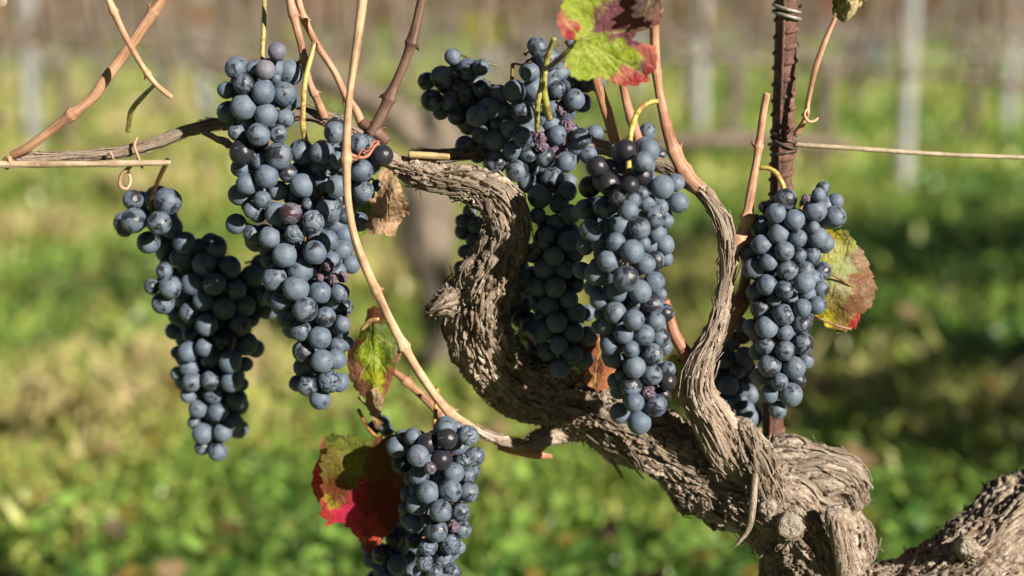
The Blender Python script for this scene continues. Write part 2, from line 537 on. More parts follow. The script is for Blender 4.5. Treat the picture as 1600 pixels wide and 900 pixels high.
def make_bg_vine(seed, leaves=90, canopy=1.0):
    """trunk, canes and foliage meshes of one pruned-to-wire vine, standing at the origin"""
    r = np.random.default_rng(seed)
    lean = 0.0 if seed == 83 else r.normal(0, .05)
    fat = 1.25 if seed == 83 else 1.0
    tr = [(0, 0, -.03, .036*fat), (lean*.3, 0, .12, .028*fat), (lean+r.normal(0, .02), r.normal(0, .02), .28, .028*fat), (lean*1.2, 0, .40, .038), (lean*1.3, 0, .46, .03)]
    ts = [simple_tube(tr, 14, .012, .5, seed)]
    for sgn in (-1, 1):
        ts.append(simple_tube([(lean*1.2, 0, .40, .03), (lean+sgn*.10, 0, .47, .024), (lean+sgn*.2, r.normal(0, .02), .52, .018)], 10, .012, .5, seed+3))
    trunk = join_tubes(ts)
    cs = []
    tips = []
    for sgn in (-1, 1):
        cs.append(simple_tube([(lean+sgn*.17, 0, .51, .008), (sgn*.35, .01, .545, .0065), (sgn*.52, 0, .54, .005)], 6, .04))
        for k in range(7):
            x0 = sgn*(.06+.075*k)
            dx, dy = r.normal(0, .12), r.normal(0, .06)
            h = .85 + .45*r.random()
            p = [(x0, 0, .53, .0055), (x0+dx*.3, dy*.4, .53+(h-.53)*.4, .005), (x0+dx*.7, dy, .53+(h-.53)*.75, .004), (x0+dx, dy*1.3, h, .003)]
            cs.append(simple_tube(p, 6, .05)); tips.append(p)
    canes = join_tubes(cs)
    P = []
    for _ in range(leaves):
        p = tips[r.integers(len(tips))]; q = np.array([a[:3] for a in p]); t = r.random()*3
        i = min(int(t), 2); P.append(q[i]*(1-t+i)+q[i+1]*(t-i)+r.normal(0, .05, 3))
    P = np.array(P)
    fol = leaf_cloud(P, .045+.035*r.random(len(P)), LEAFCOL[r.integers(0, 6, len(P))], r)
    # small dark bunches of grapes as lumps of berries
    bs_v, bs_f = [], []
    ico = bmesh.new(); bmesh.ops.create_icosphere(ico, subdivisions=1, radius=1)
    iv = np.array([v.co[:] for v in ico.verts]); jf = np.array([[v.index for v in f.verts] for f in ico.faces]); ico.free()
    k = 0
    for b in range(4):
        c = np.array([r.uniform(-.35, .35), r.normal(0, .03), r.uniform(.42, .54)])
        for q in range(26):
            t = r.random()
            o = c + np.array([r.normal(0, .018*(1-t*.7)), r.normal(0, .018*(1-t*.7)), -.11*t])
            bs_v.append(iv*.0075+o); bs_f.append(jf+k); k += len(iv)
    return trunk, canes, fol, (np.vstack(bs_v), np.vstack(bs_f))

VARS = []
for sd, nl in ((31, 26), (47, 16), (59, 10), (83, 6), (97, 240), (101, 650)):
    tk, cn, fo, bu = make_bg_vine(sd, nl)
    VARS.append((mesh_np('vine_trunk', tk[0], tk[1], M['bgbark'], link=False),
                 mesh_np('vine_canes', cn[0], cn[1], M['bgcane'], link=False),
                 mesh_np('vine_foliage', fo[0], fo[1], M['leaf'], cols={'col': fo[2]}, link=False),
                 mesh_np('vine_bunches', bu[0], bu[1], M['grape'], link=False)))

def bg_vine(x, y, var, label, rz=0, sc=1.0, group='vines in the blurred rows behind', bunches=True):
    t = thing('background_vine', label, 'grapevine', (x, y, 0), group)
    t.rotation_euler.z = rz; t.scale = (sc, sc, sc)
    for nm, me in zip(('trunk', 'canes', 'foliage', 'grape_bunches'), VARS[var if var >= 4 else var % 4]):
        if nm == 'grape_bunches' and not bunches: continue
        o = bpy.data.objects.new(nm, me); COL.objects.link(o); o.parent = t
        if nm != 'trunk': o['kind'] = 'stuff'
        if nm == 'grape_bunches': o.color = (.6, 0, 0, 1)
    return t

def ground_xy(px, y):
    return (px-800)/FPX*y*1.02
rows = [2.42, 4.0, 5.5, 7.0, 8.6, 10.2, 12.0, 14.0]
ROWLAB = ['out of focus vine in the nearest row',
          'blurred vine in the second row',
          'blurred vine in the third row',
          'faint vine in the fourth row',
          'faint vine in the fifth row',
          'distant brown vine in the sixth row',
          'distant brown vine in the seventh row',
          'distant brown vine in the eighth row']
ZONES = [(-60, 'beyond the left edge'), (110, 'at the upper left corner'), (260, 'behind the crossing canes at the left'), (400, 'just left of the upper left bunch'), (500, 'behind the upper left bunch'),
         (600, 'behind the tan cane'), (700, 'behind the shaded dark purplish cane'), (800, 'behind the shaded shoulder of the middle bunch'), (900, 'behind the middle bunch'), (1000, 'behind the red and green leaf'),
         (1100, 'right of the red and green leaf'), (1200, 'just left of the rusty stake'), (1300, 'just right of the rusty stake'), (1400, 'left of the brightest grey post'), (1500, 'right of the brightest grey post'),
         (1640, 'near the upper right corner'), (9999, 'beyond the right edge')]
k = 0
for ri, y in enumerate(rows):
    half = .36*y + .6; nbr = 0
    x0 = {0: -.115, 1: .42, 2: .1}.get(ri, random.uniform(-.5, .5))
    n = int(half/1.05)+1
    for j in range(-n, n+3):
        x = x0 + j*1.05 + (0 if ri == 0 and j == 0 else random.uniform(-.12, .12)) + (.22 if ri == 0 and j == 1 else 0)
        if x < -half or x > half+(1.7 if ri < 1 else 0): continue
        px = 800 + x/y*FPX
        if ri == 1 and 1080 < px < 1720: continue
        zone = next(z for lim, z in ZONES if px < lim)
        if px >= 1640: zone = ('first', 'second', 'third', 'fourth')[nbr] + ' one ' + zone; nbr += 1
        lab = ROWLAB[ri] + ', ' + zone
        if ri == 0 and j == 0: lab = 'out of focus vine whose thick pale trunk stands left of the sharp gnarled trunk'
        if ri == 0 and j == 1: lab = 'out of focus vine with pinkish canes seen at the top right corner'
        bg_vine(x, y, 4 if (ri < 1 and x > .345*y+.35) else 3 if ri == 0 else (k*7+ri) % 4, lab, random.choice((0, math.pi)), random.uniform(.95, 1.1), bunches=ri < 3)
        k += 1

# shading neighbours further along the vine's own row, to the right of the frame
for j, x in enumerate((2.15, 2.95, 3.8)):
    bg_vine(x, Y0+random.uniform(-.05, .05), 4, ('nearest', 'second', 'third')[j]+' leafy neighbouring vine of the same row beyond the right edge', math.pi*(j % 2), 1.1, 'neighbouring vines of the same row')

# unseen vine row added behind the camera to hide low sky and shade ground
for j, x in enumerate((-2.2, -1.2, -.25, .75, 1.7, 2.7)):
    bg_vine(x, -.9, 5, ('first', 'second', 'third', 'fourth', 'fifth', 'sixth')[j]+' unseen leafy vine from the left, added behind the camera for shade', math.pi*(j % 2), .84, 'unseen vines added behind the camera for shade')

def far_rows():
    r = np.random.default_rng(9)
    Vs, Fs, Cs, k = [], [], [], 0
    for y in np.arange(16, 60, 2.2):
        n = int(150)
        half = .4*y+2
        nv = max(4, int(2*half/1.15)); vi = r.integers(0, nv, n)
        vx = (np.arange(nv)+.5)/nv*2*half-half+r.normal(0, .12, nv)
        P = np.stack([vx[vi]+r.normal(0, .26, n), y+r.normal(0, .15, n), .35+.95*r.random(n)**1.2], -1)
        vc = r.integers(0, 7, nv)  # near-black clumps put shade and dark gaps into the leaf colour
        V, f, c = leaf_cloud(P, (.10+.004*y)*(.6+1.1*r.random(n)), np.array([[.13, .105, .06], [.11, .13, .08], [.07, .11, .03], [.22, .18, .12], [.04, .04, .03], [.03, .045, .02], [.15, .085, .06]])[np.where(r.random(n) < .7, vc[vi], r.integers(0, 7, n))], r)
        Vs.append(V); Fs.append(f+k); Cs.append(c); k += len(V)
    o = mesh_np('distant_vine_rows', np.vstack(Vs), np.vstack(Fs), M['leaf'], cols={'col': np.vstack(Cs)})
    tag(o, 'far off brown vine rows merging into one blurred band', 'vine rows', kind='stuff')
far_rows()

def far_trees():
    """a low belt of trees closing the horizon"""
    r = np.random.default_rng(19)
    n = 5200
    x = (r.random(n)*2-1)*60
    top = 5.5+1.8*np.array([math.sin(a*.21)+.6*math.sin(a*.53+1) for a in x])
    P = np.stack([x, 88+r.normal(0, 3, n), r.random(n)*top], -1)
    base = np.array([[.05, .075, .03], [.075, .085, .035], [.12, .085, .04], [.04, .06, .03]])
    V, f, c = leaf_cloud(P, .7+.7*r.random(n), base[r.integers(0, 4, n)], r)
    tag(mesh_np('distant_wood', V, f, M['grass'], cols={'col': c}), 'far dark wood along the horizon behind the vineyard', 'wood', kind='stuff')
far_trees()

def post(px, y, w, label, top=1.45):
    t_ = y
    x = ground_xy(px, t_)
    p = np.array([(x, y, -.1, w), (x, y, .5, w), (x+.004, y, 1.0, w*.98), (x+.006, y, top-.012, w*.97), (x+.006, y, top, w*.8)])
    T = tube(p, 10, .06)
    o = thing('vineyard_post', label, 'post', (x, y, 0), 'grey posts in the rows behind')
    V, F, FB = join_tubes([T])
    mesh_np('shaft', V, F, M['post'], o)
    for z in (.56, .92):
        q = np.array([(x+w*1.05*math.cos(a), y+w*1.05*math.sin(a), z+.002*math.sin(2*a), .0022) for a in np.linspace(0, 2*math.pi, 14)])
        V, F, FB = join_tubes([tube(q, 5, .02)])
        mesh_np('wire_loop', V, F, M['darkwire'], o)
post(1400, 5.05, .0275, 'tall pale grey post right of the rusty stake, brightest of the blurred posts')
post(1085, 7.0, .034, 'blurred grey post behind the gap between the leaf and the rusty stake')
post(68, 6.2, .036, 'blurred grey post near the left edge above the diagonal cane')
post(330, 8.8, .04, 'faint grey post behind the upper left bunch')
post(985, 9.6, .04, 'faint grey post hidden behind the red and green leaf')
post(770, 10.4, .04, 'faint pinkish grey post beside the top of the middle bunch')
post(1555, 7.4, .035, 'faint grey post behind the canes at the upper right corner')

def low_cane():
    y = 2.5
    def q(px, py): return (ground_xy(px, y)/1.02, y, CAM_H-(py-20)/FPX*y)
    P = [(*q(1010, 219), .008), (*q(1080, 216), .0135), (*q(1160, 214), .015), (*q(1250, 217), .014), (*q(1330, 226), .009)]
    V, F, FB = join_tubes([simple_tube(P, 10, .02, .3, 5)])
    tag(mesh_np('background_cane', V, F, M['bgcane']), 'blurred brown horizontal cane between the front bunch and the rusty stake', 'cane')
low_cane()

for i, y in enumerate(rows[:4]):
    for z in ((.56,) if i else (.555, .92)):
        hw = .4*y+1.2
        T = tube(np.array([(-hw, y-.03, z, .0016), (-hw*.3, y-.03, z-.006, .0016), (hw*.3, y-.03, z-.004, .0016), (hw, y-.03, z, .0016)]), 5, .3)
        V, F, FB = join_tubes([T])
        w = mesh_np('row_wire', V, F, M['wire'])
        tag(w, ['thin blurred wire along the nearest row behind', 'thin blurred wire along the second row behind', 'thin blurred wire along the third row behind', 'thin blurred wire along the fourth row behind'][i] if (z < .6) else 'upper thin blurred wire along the nearest row behind', 'wire', 'wires of the rows behind')

# ------------------------------------------------------------------ the old vine: trunk, arms, spurs
def bark_disp(amp_big, amp_fib, s_fib=.0034, stretch=8.0, twist=0.0, seed=0):
    def dsp(fb, rr):
        q = fb.copy()
        if twist:
            a = twist*q[:, 2]
            x = q[:, 0]*np.cos(a)-q[:, 1]*np.sin(a); y = q[:, 0]*np.sin(a)+q[:, 1]*np.cos(a)
            q[:, 0], q[:, 1] = x, y
        wob = np.stack([noise3(fb*75, seed+1), noise3(fb*75+9, seed+2), noise3(fb*60+3, seed+6)], -1)*1.25
        big = noise3(fb*np.array([42, 42, 30.])+seed, seed+3)*.75 + noise3(fb*np.array([100, 100, 60.]), seed+9)*.35
        s1 = np.array([1/s_fib, 1/s_fib, 1/(s_fib*stretch)])
        p = q*s1 + wob*np.array([.9, .9, .5])
        n1 = np.abs(noise3(p, seed+4))
        n2 = np.abs(noise3(p*2.1+7, seed+5))
        n3 = noise3(q*np.array([1/s_fib*.45, 1/s_fib*.45, 1/(s_fib*stretch)*.6])+wob*.5, seed+7)
        # plates between deep narrow fissures
        g1 = np.minimum(n1*3.2, 1)-1
        g2 = np.minimum(n2*2.6, 1)-1
        step = np.floor((n3*.5+.5)*6)/6
        nc = np.abs(noise3(q*np.array([.4/s_fib, .4/s_fib, .75/s_fib])+wob*1.2, seed+11))
        g3 = np.minimum(nc*5.5, 1)-1
        rough = noise3(fb*np.array([900, 900, 520.]), seed+12)
        return amp_big*big*np.minimum(rr/.015, 1.3) + amp_fib*(g1*.9 + g2*.5 + (step-.5)*1.25 + g3*.55 + rough*.14)
    return dsp

def strips(T, count, length, width, lift, seed, rows=(0, 1)):
    """thin fibrous bark strips that follow the surface of tube T and peel up at their ends"""
    r = np.random.default_rng(seed)
    G, Nn = T['grid'], T['nrm']
    nl, na = G.shape[:2]
    Lt = T['L'][-1]
    cell = Lt/nl
    K = 9
    V, F, FB = [], [], []
    k = 0
    for s in range(count):
        ln = length*(.5+1.6*r.random()); steps = ln/cell/(K-1)
        i0 = nl*(rows[0]+(rows[1]-rows[0])*r.random()); j0 = r.random()*na
        drift = r.normal(0, na*.0045); w = width*(.35+2.0*r.random()**3)
        l0 = lift*(.3+r.random()); pe = lift*r.random()**4*9; ps = lift*r.random()**4*7
        wv = r.normal(0, na*.004); ph = r.random()*6
        pts = []
        for q in range(K):
            i = i0+q*steps
            if i >= nl-1: break
            t = q/(K-1)
            j = j0+drift*q+wv*math.sin(q*.9+ph)
            ii = int(i); jj = int(j) % na
            n = Nn[ii, jj]; p = G[ii, jj]
            pts.append((p, n, ii, jj, l0 + pe*t**4 + ps*(1-t)**4, w*(1-.75*abs(2*t-1)**3)))
        if len(pts) < 3: continue
        for q, (p, n, ii, jj, h, ww) in enumerate(pts):
            d = pts[min(q+1, len(pts)-1)][0]-pts[max(q-1, 0)][0]
            sd = np.cross(d, n); sd /= np.linalg.norm(sd)+1e-9
            for e, hh in ((-1, -.45*lift), (0, .9*lift), (1, -.45*lift)):
                V.append(p+n*(h+hh*.8)+sd*e*ww*.5)
            FB += [(T['r'][ii]*math.cos(jj/na*6.283)+e*ww*2+s*.013, T['r'][ii]*math.sin(jj/na*6.283)+s*.007, T['L'][ii]) for e in (-1, 0, 1)]
            if q:
                a = k+(q-1)*3
                F += [(a, a+1, a+4, a+3), (a+1, a+2, a+5, a+4)]
        k += len(pts)*3
    return np.array(V), np.array(F), np.array(FB)

base = at(1275, 900, 10)
VINE = thing('grapevine', 'old gnarled grapevine with shaggy bark trunk and bare canes, tied to the rusty stake', 'grapevine', (base.x, base.y, 0))

def wood(name, pts, nang, step, disp, mat, nstrip=0, slen=.03, swid=.0012, lift=.0006, seed=1, label=None, parent=None, srows=(0, 1)):
    T = tube(px_path(pts) if len(pts[0]) == 4 else np.array(pts), nang, step, disp)
    V, F, FB = T['v'], list(T['f']), T['fib']
    if nstrip:
        SV, SF, SFB = strips(T, nstrip, slen, swid, lift, seed, srows)
        F[0] = np.vstack([F[0], SF+len(V)])
        V = np.vstack([V, SV]); FB = np.vstack([FB, SFB])
    o = mesh_np(name, V, F, mat, parent or VINE, attrs={'fib': FB})
    if label: o['label'] = label
    return o, T

g = at(1285, 1100, 10)
trunk_pts = [(618, 262, 5, 17), (650, 268, 5, 24), (690, 280, 0, 27), (735, 287, -5, 31), (772, 306, -5, 36), (792, 345, 0, 40), (780, 395, 5, 44), (758, 440, 10, 50),
             (745, 490, 15, 52), (752, 540, 30, 54), (790, 585, 60, 54), (850, 612, 80, 52), (915, 635, 75, 53), (985, 672, 55, 56), (1060, 715, 35, 58), (1130, 752, 20, 62),
             (1195, 775, 10, 74), (1245, 800, 5, 84), (1268, 850, 5, 84), (1275, 910, 10, 82), (1282, 1000, 15, 84), (1285, 1150, 15, 92)]
wood('trunk', trunk_pts, 210, .00065, bark_disp(.0048, .0034, .0035, 6.5, 6.0, 5), M['bark'], 620, .020, .0019, .0007, 3,
     'thick s-shaped trunk with shaggy fibrous bark')
gnd = at(1285, 1150, 15)
wood('trunk_base', [(gnd.x, gnd.y, gnd.z+.03, .030), (gnd.x+.004, gnd.y, gnd.z*.5, .033), (gnd.x, gnd.y, -.05, .042)], 60, .003, bark_disp(.005, .0018, .004, 7, 0, 8), M['bark'])
# swollen knots
wood('knot', [(735, 455, 10, 20), (705, 468, 5, 30), (684, 478, 0, 22), (672, 488, 2, 15), (667, 494, 3, 6)], 70, .0008, bark_disp(.004, .0024, .003, 4, 0, 21), M['bark'], 30, .014, .0013, .0006, 5, 'dark knob on the left side of the trunk')
wood('knot', [(1235, 745, 10, 40), (1280, 740, 5, 46), (1318, 752, 5, 42), (1338, 790, 10, 26)], 110, .0008, bark_disp(.004, .0012, .004, 2.5, 0, 31), M['bark'], 200, .012, .0016, .0006, 6, 'rounded lichen covered knob on the head of the trunk')
wood('knot', [(1290, 800, 25, 40), (1322, 830, 20, 38), (1328, 880, 25, 36), (1335, 930, 30, 32)], 100, .0008, bark_disp(.004, .0018, .004, 6, 0, 33), M['bark'], 260, .02, .0014, .0007, 7)
wood('knot', [(1150, 800, 10, 10), (1175, 770, -25, 30), (1205, 800, -50, 34), (1232, 820, -75, 26), (1234, 823, -97, 23)], 90, .0008, bark_disp(.003, .0014, .003, 5, 0, 35), M['bark'], 90, .014, .0012, .0005, 8)
wood('knot', [(1180, 740, 20, 24), (1212, 716, 15, 32), (1250, 716, 15, 32), (1285, 730, 15, 20)], 90, .0008, bark_disp(.0045, .0022, .0034, 3.5, 0, 37), M['bark'], 120, .010, .0018, .0007, 8)
# arm at the right lower corner
wood('arm', [(1315, 935, -5, 46), (1400, 926, -15, 54), (1470, 905, -20, 62), (1540, 860, 5, 72), (1600, 822, 50, 78), (1680, 780, 120, 74), (1780, 745, 220, 60)], 170, .0007,
     bark_disp(.0055, .0032, .0034, 5.5, 6, 41), M['bark'], 330, .014, .0018, .0006, 9, 'thick pale arm rising to the right edge')
wood('knot', [(1515, 868, -45, 26), (1512, 858, -76, 18), (1511, 855, -84, 15)], 60, .0007, bark_disp(.002, .0012, .003, 3, 0, 43), M['bark'])
# upright spur and the two year old arm that carries the right canes
wood('spur', [(1215, 830, -20, 30), (1200, 780, -40, 36), (1182, 725, -48, 32), (1164, 685, -48, 25), (1158, 664, -48, 21)], 110, .0006, bark_disp(.0024, .0024, .0032, 8, 3, 51), M['bark'], 150, .03, .0011, .0007, 10, 'stout upright pruning spur with split bark')
wood('arm', [(1195, 760, 0, 38), (1150, 715, -28, 36), (1112, 655, -42, 33), (1088, 608, -45, 28), (1096, 565, -42, 23), (1118, 515, -38, 16), (1134, 450, -36, 13), (1140, 400, -36, 15), (1131, 350, -34, 14), (1112, 315, -30, 13), (1092, 292, -28, 13)],
     96, .0006, bark_disp(.0016, .0014, .0028, 12, 2, 61), M['oldcane'], 170, .035, .0012, .0005, 11, 'pale split arm curving up at the right of the front bunch')
# horizontal old arm hidden behind the left bunches, and along the wire behind the middle bunch
wood('arm', [(640, 262, 8, 14), (600, 245, 10, 13), (560, 212, 20, 12), (520, 190, 30, 11), (470, 178, 40, 9), (420, 190, 50, 8), (350, 193, 50, 7.5), (300, 202, 45, 7.5), (245, 222, 40, 8), (180, 239, 35, 8), (100, 245, 30, 7.5), (25, 247, 28, 7)],
     44, .0007, bark_disp(.0006, .0005, .0018, 16, 0, 71), M['oldcane'], 260, .03, .0008, .0003, 12, 'old grey cane tied along the wire to the left edge')
wood('arm', [(640, 245, 40, 9), (720, 240, 50, 10), (820, 228, 70, 10), (920, 228, 60, 11), (985, 244, 55, 12), (1040, 262, 30, 11), (1090, 295, -15, 11)],
     44, .0007, bark_disp(.0006, .0006, .0018, 16, 0, 73), M['oldcane'], 220, .03, .0008, .0003, 13, 'old brown cane lying along the wire behind the middle bunches')

def cut_face(px, py, off, r, nrm, label):
    """pale pruned end with growth rings and a dark pith"""
    s = M.get('cut')
    if s is None:
        q = NT('cut_wood'); v = q.n('ShaderNodeTexCoord').outputs['Object']
        w = q.n('ShaderNodeTexWave', {'Scale': 190.0, 'Distortion': 9.0, 'Detail': 4.0, 'Detail Scale': 2.0}, wave_type='RINGS', rings_direction='Z'); q.t.links.new(v, w.inputs['Vector'])
        q.P(Base_Color=q.ramp(w.outputs['Fac'], [(0, (.17, .14, .11)), (1, (.29, .25, .205))]), Roughness=.9)
        q.bump(w.outputs['Fac'], .35, .0006); s = M['cut'] = q.m
    c = at(px, py, off); R = r*scale_at(px, py, off)
    n = 28; V = [(0, 0, .0)]; F = []
    for k_, (rr, h) in enumerate(((.25, .0006), (.6, .0004), (.92, .0006), (1.05, -.0010), (1.04, -.006))):
        for a in range(n):
            t = a/n*6.283; e = 1+.07*math.sin(3*t+px)+.05*math.sin(7*t+1)
            V.append((R*rr*e*math.cos(t), R*rr*e*math.sin(t), h+.0005*math.sin(5*t+k_)))
        if k_ == 0: tri = [(0, 1+a, 1+(a+1) % n) for a in range(n)]
        else: F += [(1+(k_-1)*n+a, 1+k_*n+a, 1+k_*n+(a+1) % n, 1+(k_-1)*n+(a+1) % n) for a in range(n)]
    o = mesh_np('cut_face', np.array(V), [np.array(F), np.array(tri)], s)
    o.location = c
    o.rotation_euler = Vector(nrm).to_track_quat('Z', 'Y').to_euler()
    o.parent = VINE; o.matrix_parent_inverse = Matrix.Translation(VINE.location).inverted()
    o['label'] = label
cut_face(1234, 823, -104, 19, (-.1, -1, .15), 'round grey pruning cut on the head of the trunk')
cut_face(1199, 795, -88, 13, (-.3, -1, .1), 'small round pruning cut left of the larger one')
cut_face(1511, 856, -92, 12, (.1, -1, .1), 'round knot on the right arm')
cut_face(1157, 663, -48, 18, (-.35, -.45, 1), 'ragged cut top of the upright spur')
wood('spur', [(1322, 895, -84, 15), (1314, 850, -98, 15), (1306, 815, -104, 14), (1304, 800, -104, 14)], 40, .0006, bark_disp(.0005, .0004, .0018, 16, 0, 81), M['oldcane'], 40, .02, .0008, .0003, 14, 'short smooth stub with a flat cut top')
cut_face(1304, 798, -104, 14, (0, -.2, 1), 'flat cut top of the short stub')
wood('bark_strip', [(1180, 740, -82, 5), (1176, 790, -88, 6), (1170, 825, -84, 5), (1152, 850, -80, 2.5), (1146, 856, -80, 1)], 8, .001, None, M['bark'])
wood('bark_strip', [(925, 685, 60, 9), (948, 712, 58, 6), (962, 728, 55, 4), (970, 742, 52, 2.5), (974, 748, 50, 1)], 10, .001, bark_disp(.001, .0005, .002, 6, 0, 4), M['bark'])
wood('bark_strip', [(840, 640, 30, 6), (855, 655, 28, 4), (862, 662, 28, 1)], 8, .001, None, M['bark'])
wood('bark_strip', [(1352, 830, -5, 3), (1358, 860, -6, 2), (1366, 868, -6, 1)], 6, .001, None, M['oldcane'])
wood('bark_strip', [(815, 520, -5, 4), (826, 522, -12, 5), (833, 530, -14, 4), (838, 540, -14, 1)], 8, .001, None, M['bark'])

# canes -------------------------------------------------------------------------------------
def cane(pts, nodes=(), col=(1, 1, 1), label=None, name='cane', mat='cane', nang=20, seed=0, parent=None):
    """smooth ripe cane; nodes are (fraction, swelling) along its length"""
    P = px_path(pts); P[:, 3] *= .88
    R = catmull(P, .0012)
    L = np.concatenate([[0], np.cumsum(np.linalg.norm(np.diff(R[:, :3], axis=0), axis=1))])
    Lt = L[-1]
    bump = np.zeros(len(L))
    if not nodes:
        nodes = [(t, 1) for t in np.arange(.07, .98, max(.028/Lt, .12))]
    for fr, sw in nodes:
        x = (L-fr*Lt)/R[:, 3].mean()
        bump += sw*(.34*np.exp(-(x/1.4)**2) + .20*np.exp(-((x-.4)/.35)**2))
    R[:, 3] *= 1+bump
    def dsp(fb, rr):
        return rr*(.15*noise3(fb*np.array([260, 260, 30.]), seed+2) + .05*noise3(fb*np.array([900, 900, 60.]), seed+3) + .08*noise3(fb*np.array([60, 60, 60.]), seed))
    T = tube(R, nang, .0012, dsp)
    V, F, FB = T['v'], list(T['f']), T['fib']
    o = mesh_np(name, V, F, M[mat], parent or VINE, attrs={'fib': FB})
    o.color = (*col, 1)
    if label: o['label'] = label
    # buds at the nodes
    for q, (fr, sw) in enumerate(nodes):
        if sw < .5: continue
        i = min(int(np.searchsorted(L, fr*Lt)), len(R)-2)
        c = R[i, :3]; t = R[i+1, :3]-R[i, :3]; t /= np.linalg.norm(t)
        side = np.cross(t, (0, -1, .2)); side /= np.linalg.norm(side); side *= (1 if q % 2 else -1)
        r0 = P[:, 3].mean()
        a = c+side*R[i, 3]*.75; b = c+side*(R[i, 3]+r0*.55)+t*r0*.9
        B = tube(np.array([(*a, r0*.45), (*(a*.5+b*.5), r0*.42), (*b, r0*.12)]), 8, .0006)
        bo = mesh_np('bud', B['v'], B['f'], M[mat], o, attrs={'fib': B['fib']})
        bo.color = (col[0]*.5, col[1]*.45, col[2]*.45, 1)
    return o

TAN, RED, DARK, PALE = (1.05, 1.0, .84), (.92, .76, .70), (.30, .24, .24), (1.05, 1.1, 1.1)
cane([(566, -40, -95, 8), (566, 0, -100, 8), (557, 70, -108, 7.5), (546, 150, -112, 6.5), (541, 240, -112, 7.5), (545, 325, -110, 7), (562, 395, -104, 7.5), (598, 475, -92, 7.6), (624, 528, -84, 7.8), (660, 590, -70, 8), (700, 642, -50, 8.2), (742, 672, -32, 9)],
     [(.03, 1), (.35, 1), (.62, .6), (.75, 1), (.93, .8)], TAN, 'long tan cane sweeping down in front of the left bunches')
wood('arm', [(735, 668, -34, 8), (770, 684, -20, 8.5), (800, 692, -4, 9), (822, 698, 16, 10), (838, 692, 38, 17), (860, 680, 66, 18), (895, 672, 82, 20), (930, 668, 90, 28)], 48, .0006, bark_disp(.0026, .0011, .002, 6, 0, 91), M['oldcane'], 60, .015, .0009, .0003, 15, 'short crooked spur joining the sweeping cane to the trunk')
cane([(742, 685, 12, 10), (700, 655, 18, 8), (668, 625, 25, 7.5), (635, 595, 40, 7), (612, 578, 55, 6)], [(.35, 1), (.8, .8)], (.85, .68, .56), 'cane running behind the sweeping cane')
cane([(780, 694, 20, 11), (830, 708, 22, 9), (862, 714, 30, 4)], [(.2, .4)], (1, .62, .45), 'short reddish cane end below the crooked spur')
cane([(448, -30, -20, 7), (455, 10, -18, 7), (470, 70, -12, 6.5), (482, 125, 0, 6.5), (495, 155, 12, 7), (506, 182, 25, 9)], [(.22, .8), (.55, .8), (.8, .8)], RED, 'reddish cane behind the yellow bunch stem')
cane([(462, -30, 10, 6), (470, 15, 14, 6), (492, 65, 18, 6), (522, 112, 22, 6.5), (541, 150, 26, 6.5), (556, 172, 26, 7), (566, 195, 24, 8)], [(.25, .7), (.8, .9)], (1, .78, .66), 'second reddish cane crossing behind the tan one')
cane([(668, -40, 30, 8), (658, 5, 28, 8), (640, 75, 24, 8.5), (614, 140, 18, 9), (592, 188, 12, 10), (578, 210, 8, 9)], [(.4, .9), (.75, .9)], DARK, 'shaded dark purplish cane rising from the bend of the arm')  # dark tint puts the shade on this cane into its colour
cane([(566, 192, 20, 10), (585, 205, 14, 10), (604, 222, 10, 11)], [(.5, .6)], DARK, 'short dark cane base beside the arm')
cane([(20, 243, 24, 8), (45, 230, 12, 7.5), (92, 196, 2, 8), (142, 156, -6, 9.5), (166, 122, -10, 9), (205, 70, -14, 9), (238, 22, -18, 9.5), (270, -25, -22, 9)], [(.32, .8), (.66, .1), (.86, .5)], (1.05, .86, .74), 'thick pinkish cane slanting up at the left')
cane([(158, -25, -68, 6), (172, 5, -70, 6), (198, 62, -74, 5.5), (228, 112, -78, 5), (246, 134, -78, 5), (268, 152, -78, 5)], [(.22, .7), (.75, .9)], (1.08, .92, .76), 'thin cane with a cut tip hanging across the slanting cane')
cane([(1092, 294, -28, 13), (1070, 268, -30, 12), (1052, 232, -34, 10.5), (1040, 190, -38, 10), (1028, 130, -44, 8.5), (1023, 70, -50, 8), (1022, 10, -54, 8), (1018, -50, -60, 8)], [(.1, .5), (.2, .6), (.55, .3), (.8, .8)], (.95, .72, .62), 'reddish brown cane climbing past the red and green leaf')
cane([(1138, 402, -36, 13), (1155, 376, -34, 10), (1165, 355, -32, 9), (1174, 300, -30, 8), (1184, 240, -30, 7), (1192, 180, -32, 6.5), (1198, 146, -34, 6)], [(.12, .8), (.26, 1), (.68, .7)], (1.08, .88, .78), 'thin pinkish cane ending in a cut left of the rusty stake')
cane([(1108, 548, -32, 12), (1135, 516, -16, 12), (1154, 480, -2, 11), (1164, 440, 12, 10), (1168, 395, 20, 9), (1168, 340, 30, 8)], [(.4, 1), (.8, .6)], (.95, .74, .64), 'cane branching off to the right behind the right bunch')
cane([(1088, 572, -30, 13), (1072, 552, -24, 11), (1056, 525, -18, 9.5), (1048, 500, -12, 9), (1040, 470, -5, 8)], [(.15, .8)], (.8, .52, .45), 'dark short cane behind the front bunch')
cane([(962, 222, 40, 11), (950, 180, 30, 9), (940, 148, 24, 9), (925, 100, 15, 8)], [(.4, .3)], (.95, .72, .55), 'cane hanging below the red and green leaf')
cane([(1000, 225, 60, 9), (985, 180, 52, 8), (976, 145, 45, 7), (965, 90, 36, 6)], [(.3, .3)], (1, .74, .66), 'second cane below the red and green leaf')
cane([(1305, 28, 25, 4), (1294, 52, 25, 4.5), (1276, 100, 26, 5), (1264, 150, 28, 4.5), (1258, 185, 30, 5), (1244, 208, 40, 6)], [(.12, .1), (.8, .5)], (1.05, .85, .75), 'slender pink leaf stalk right of the rusty stake')
